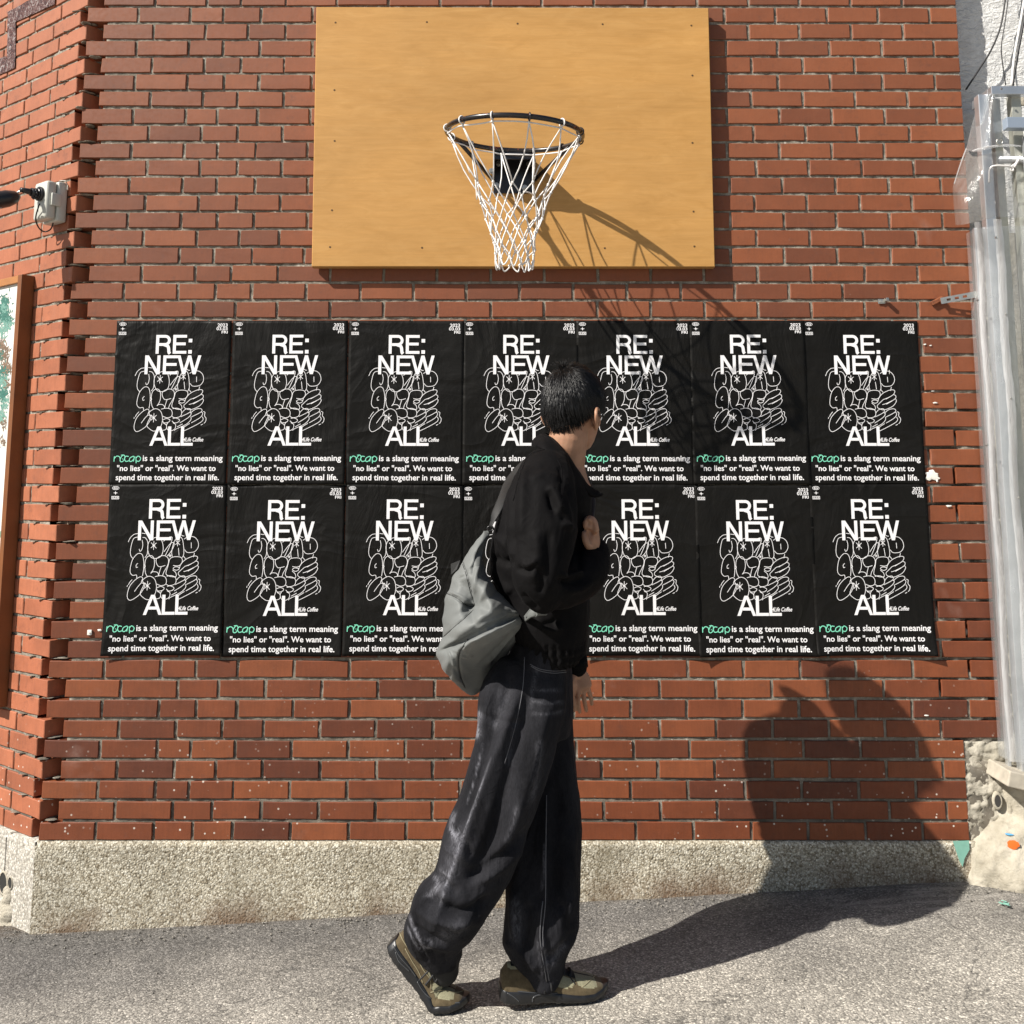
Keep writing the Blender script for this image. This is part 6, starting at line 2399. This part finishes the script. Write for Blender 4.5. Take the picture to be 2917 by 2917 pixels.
M['nylon'] = nylon()
bo = mk('bag_body', V, fsb, M['nylon'], bag, True)
bmb = bmesh.new(); bmb.from_mesh(bo.data); bmesh.ops.recalc_face_normals(bmb, faces=bmb.faces); bmb.to_mesh(bo.data); bmb.free()
sm_ = bo.modifiers.new('s', 'SUBSURF'); sm_.levels = 3; sm_.render_levels = 3
bpy.context.view_layer.update()
dg = bpy.context.evaluated_depsgraph_get()
me = bpy.data.meshes.new_from_object(bo.evaluated_get(dg)); bo.modifiers.clear(); bo.data = me
me.polygons.foreach_set('use_smooth', [True] * len(me.polygons))
co, nr = arrays(bo)
zd = lambda L: [ZD(*p) for p in L]
BF = [(zd([(160, 1305), (350, 1220), (560, 1120), (780, 1030), (900, 980)]), -.012, 3.2), (zd([(370, 480), (430, 660), (485, 880)]), -.005, 1.6), (zd([(170, 1200), (300, 1080), (480, 920)]), -.004, 1.4),
      (zd([(230, 775), (330, 820), (420, 885), (490, 885)]), -.008, 2.2), (zd([(250, 760), (360, 800), (440, 860)]), .005, 2),
      (zd([(600, 300), (540, 450), (500, 640), (490, 780)]), .007, 3), (zd([(560, 330), (490, 480), (460, 600)]), -.006, 3), (zd([(620, 640), (560, 800), (540, 960)]), .005, 4),
      (zd([(430, 1195), (355, 1310), (345, 1440), (390, 1620)]), -.006, 1.8), (zd([(350, 1300), (400, 1310), (450, 1290)]), -.004, 1.6), (zd([(355, 1340), (410, 1360), (470, 1350)]), .004, 2),
      (zd([(560, 1250), (700, 1170), (860, 1070), (930, 1010)]), .006, 3), (zd([(600, 1420), (740, 1260), (880, 1100), (940, 1020)]), .007, 3), (zd([(640, 1440), (770, 1290), (890, 1130)]), -.007, 3), (zd([(520, 1440), (680, 1290), (820, 1150)]), -.004, 3),
      (zd([(250, 1300), (290, 1380), (300, 1450)]), .005, 3), (zd([(500, 1100), (620, 1030), (800, 960)]), .006, 3), (zd([(300, 640), (380, 620), (440, 560)]), -.005, 2.5)]
co = co + nr * stroke_field(co, BF, nr)[:, None]
put(bo, co); co, nr = arrays(bo)
co = noise_disp(co, nr, .0014, (13, 13, 10), 31)
put(bo, co)
bpy.context.view_layer.update()
M['seam_dark'] = simple('dark seam', (.03, .032, .032), .6)
for L_, r_ in (([(370, 480), (410, 600), (450, 760), (488, 870)], .0010), ([(382, 476), (424, 600), (464, 760)], .0008), ([(170, 1200), (300, 1085), (400, 1000), (478, 925)], .0010), ([(430, 1195), (365, 1290), (345, 1380), (355, 1520), (400, 1640)], .0016),
               ([(228, 772), (320, 812), (410, 880), (470, 895), (490, 870)], .0013)):
    drape('seam', bo, zd(L_), r_, M['seam_dark'], bo)
mb = MB()
a, b, c_, d_ = [P(*ZD(*p), y) for p, y in (((940, 985), -.85), ((1015, 890), -.90), ((1100, 915), -.92), ((1050, 990), -.90))]
e_ = Vector((0, -.004, 0))
mb.add([a, b, c_, d_, a + e_, b + e_, c_ + e_, d_ + e_], [(0, 1, 2, 3), (7, 6, 5, 4), (0, 4, 5, 1), (1, 5, 6, 2), (2, 6, 7, 3), (3, 7, 4, 0)])
mb.build('strap_tab', M['nylon'], bag)
mb = MB(); mb.tube(smooth_path([P(*ZD(955, 1000), -.83), P(*ZD(1010, 960), -.895), P(*ZD(1080, 945), -.90), P(*ZD(1150, 940), -.86)], 5), [(.010, .003)] * 16, 8, ref=(0, 0, 1)); mb.build('strap_end', M['nylon'], bag, True)
p = P(*ZD(634, 178), -.775)
mb = MB(); mb.tube([p + Vector((.0085 * math.cos(q), -.004, .0065 * math.sin(q))) for q in [2 * PI * k / 16 for k in range(16)]], .0022, 7, closed=True); mb.build('ring', M['black_steel'], bag, True)
M['webbing'] = simple('black webbing', (.012, .012, .012), .6, bump=.4, bscale=500)
sp_ = [P(925, 994, -.775), P(936, 968, -.765), P(950, 938, -.72), P(966, 900, -.62), P(1000, 862, -.555), P(1040, 846, -.545), P(1085, 868, -.57), P(1112, 930, -.66), P(1110, 985, -.74), P(1106, 1010, -.80)]
mb = MB(); mb.tube(smooth_path(sp_, 5), [(.0028, .016)] * 46, 8, ref=(0, 0, 1)); mb.build('shoulder_strap', M['webbing'], bag, True)
mb = MB(); q0, q1, q2, q3 = P(868, 1057, -.755), P(850.5, 1064, -.745), P(851, 1084, -.745), P(862, 1074, -.755)
mb.add([q0, q1, q2, q3] + [q + Vector((0, .004, 0)) for q in (q0, q1, q2, q3)], [(0, 1, 2, 3), (7, 6, 5, 4), (0, 4, 5, 1), (1, 5, 6, 2), (2, 6, 7, 3), (3, 7, 4, 0)]); mb.build('side_loop', M['webbing'], bag)
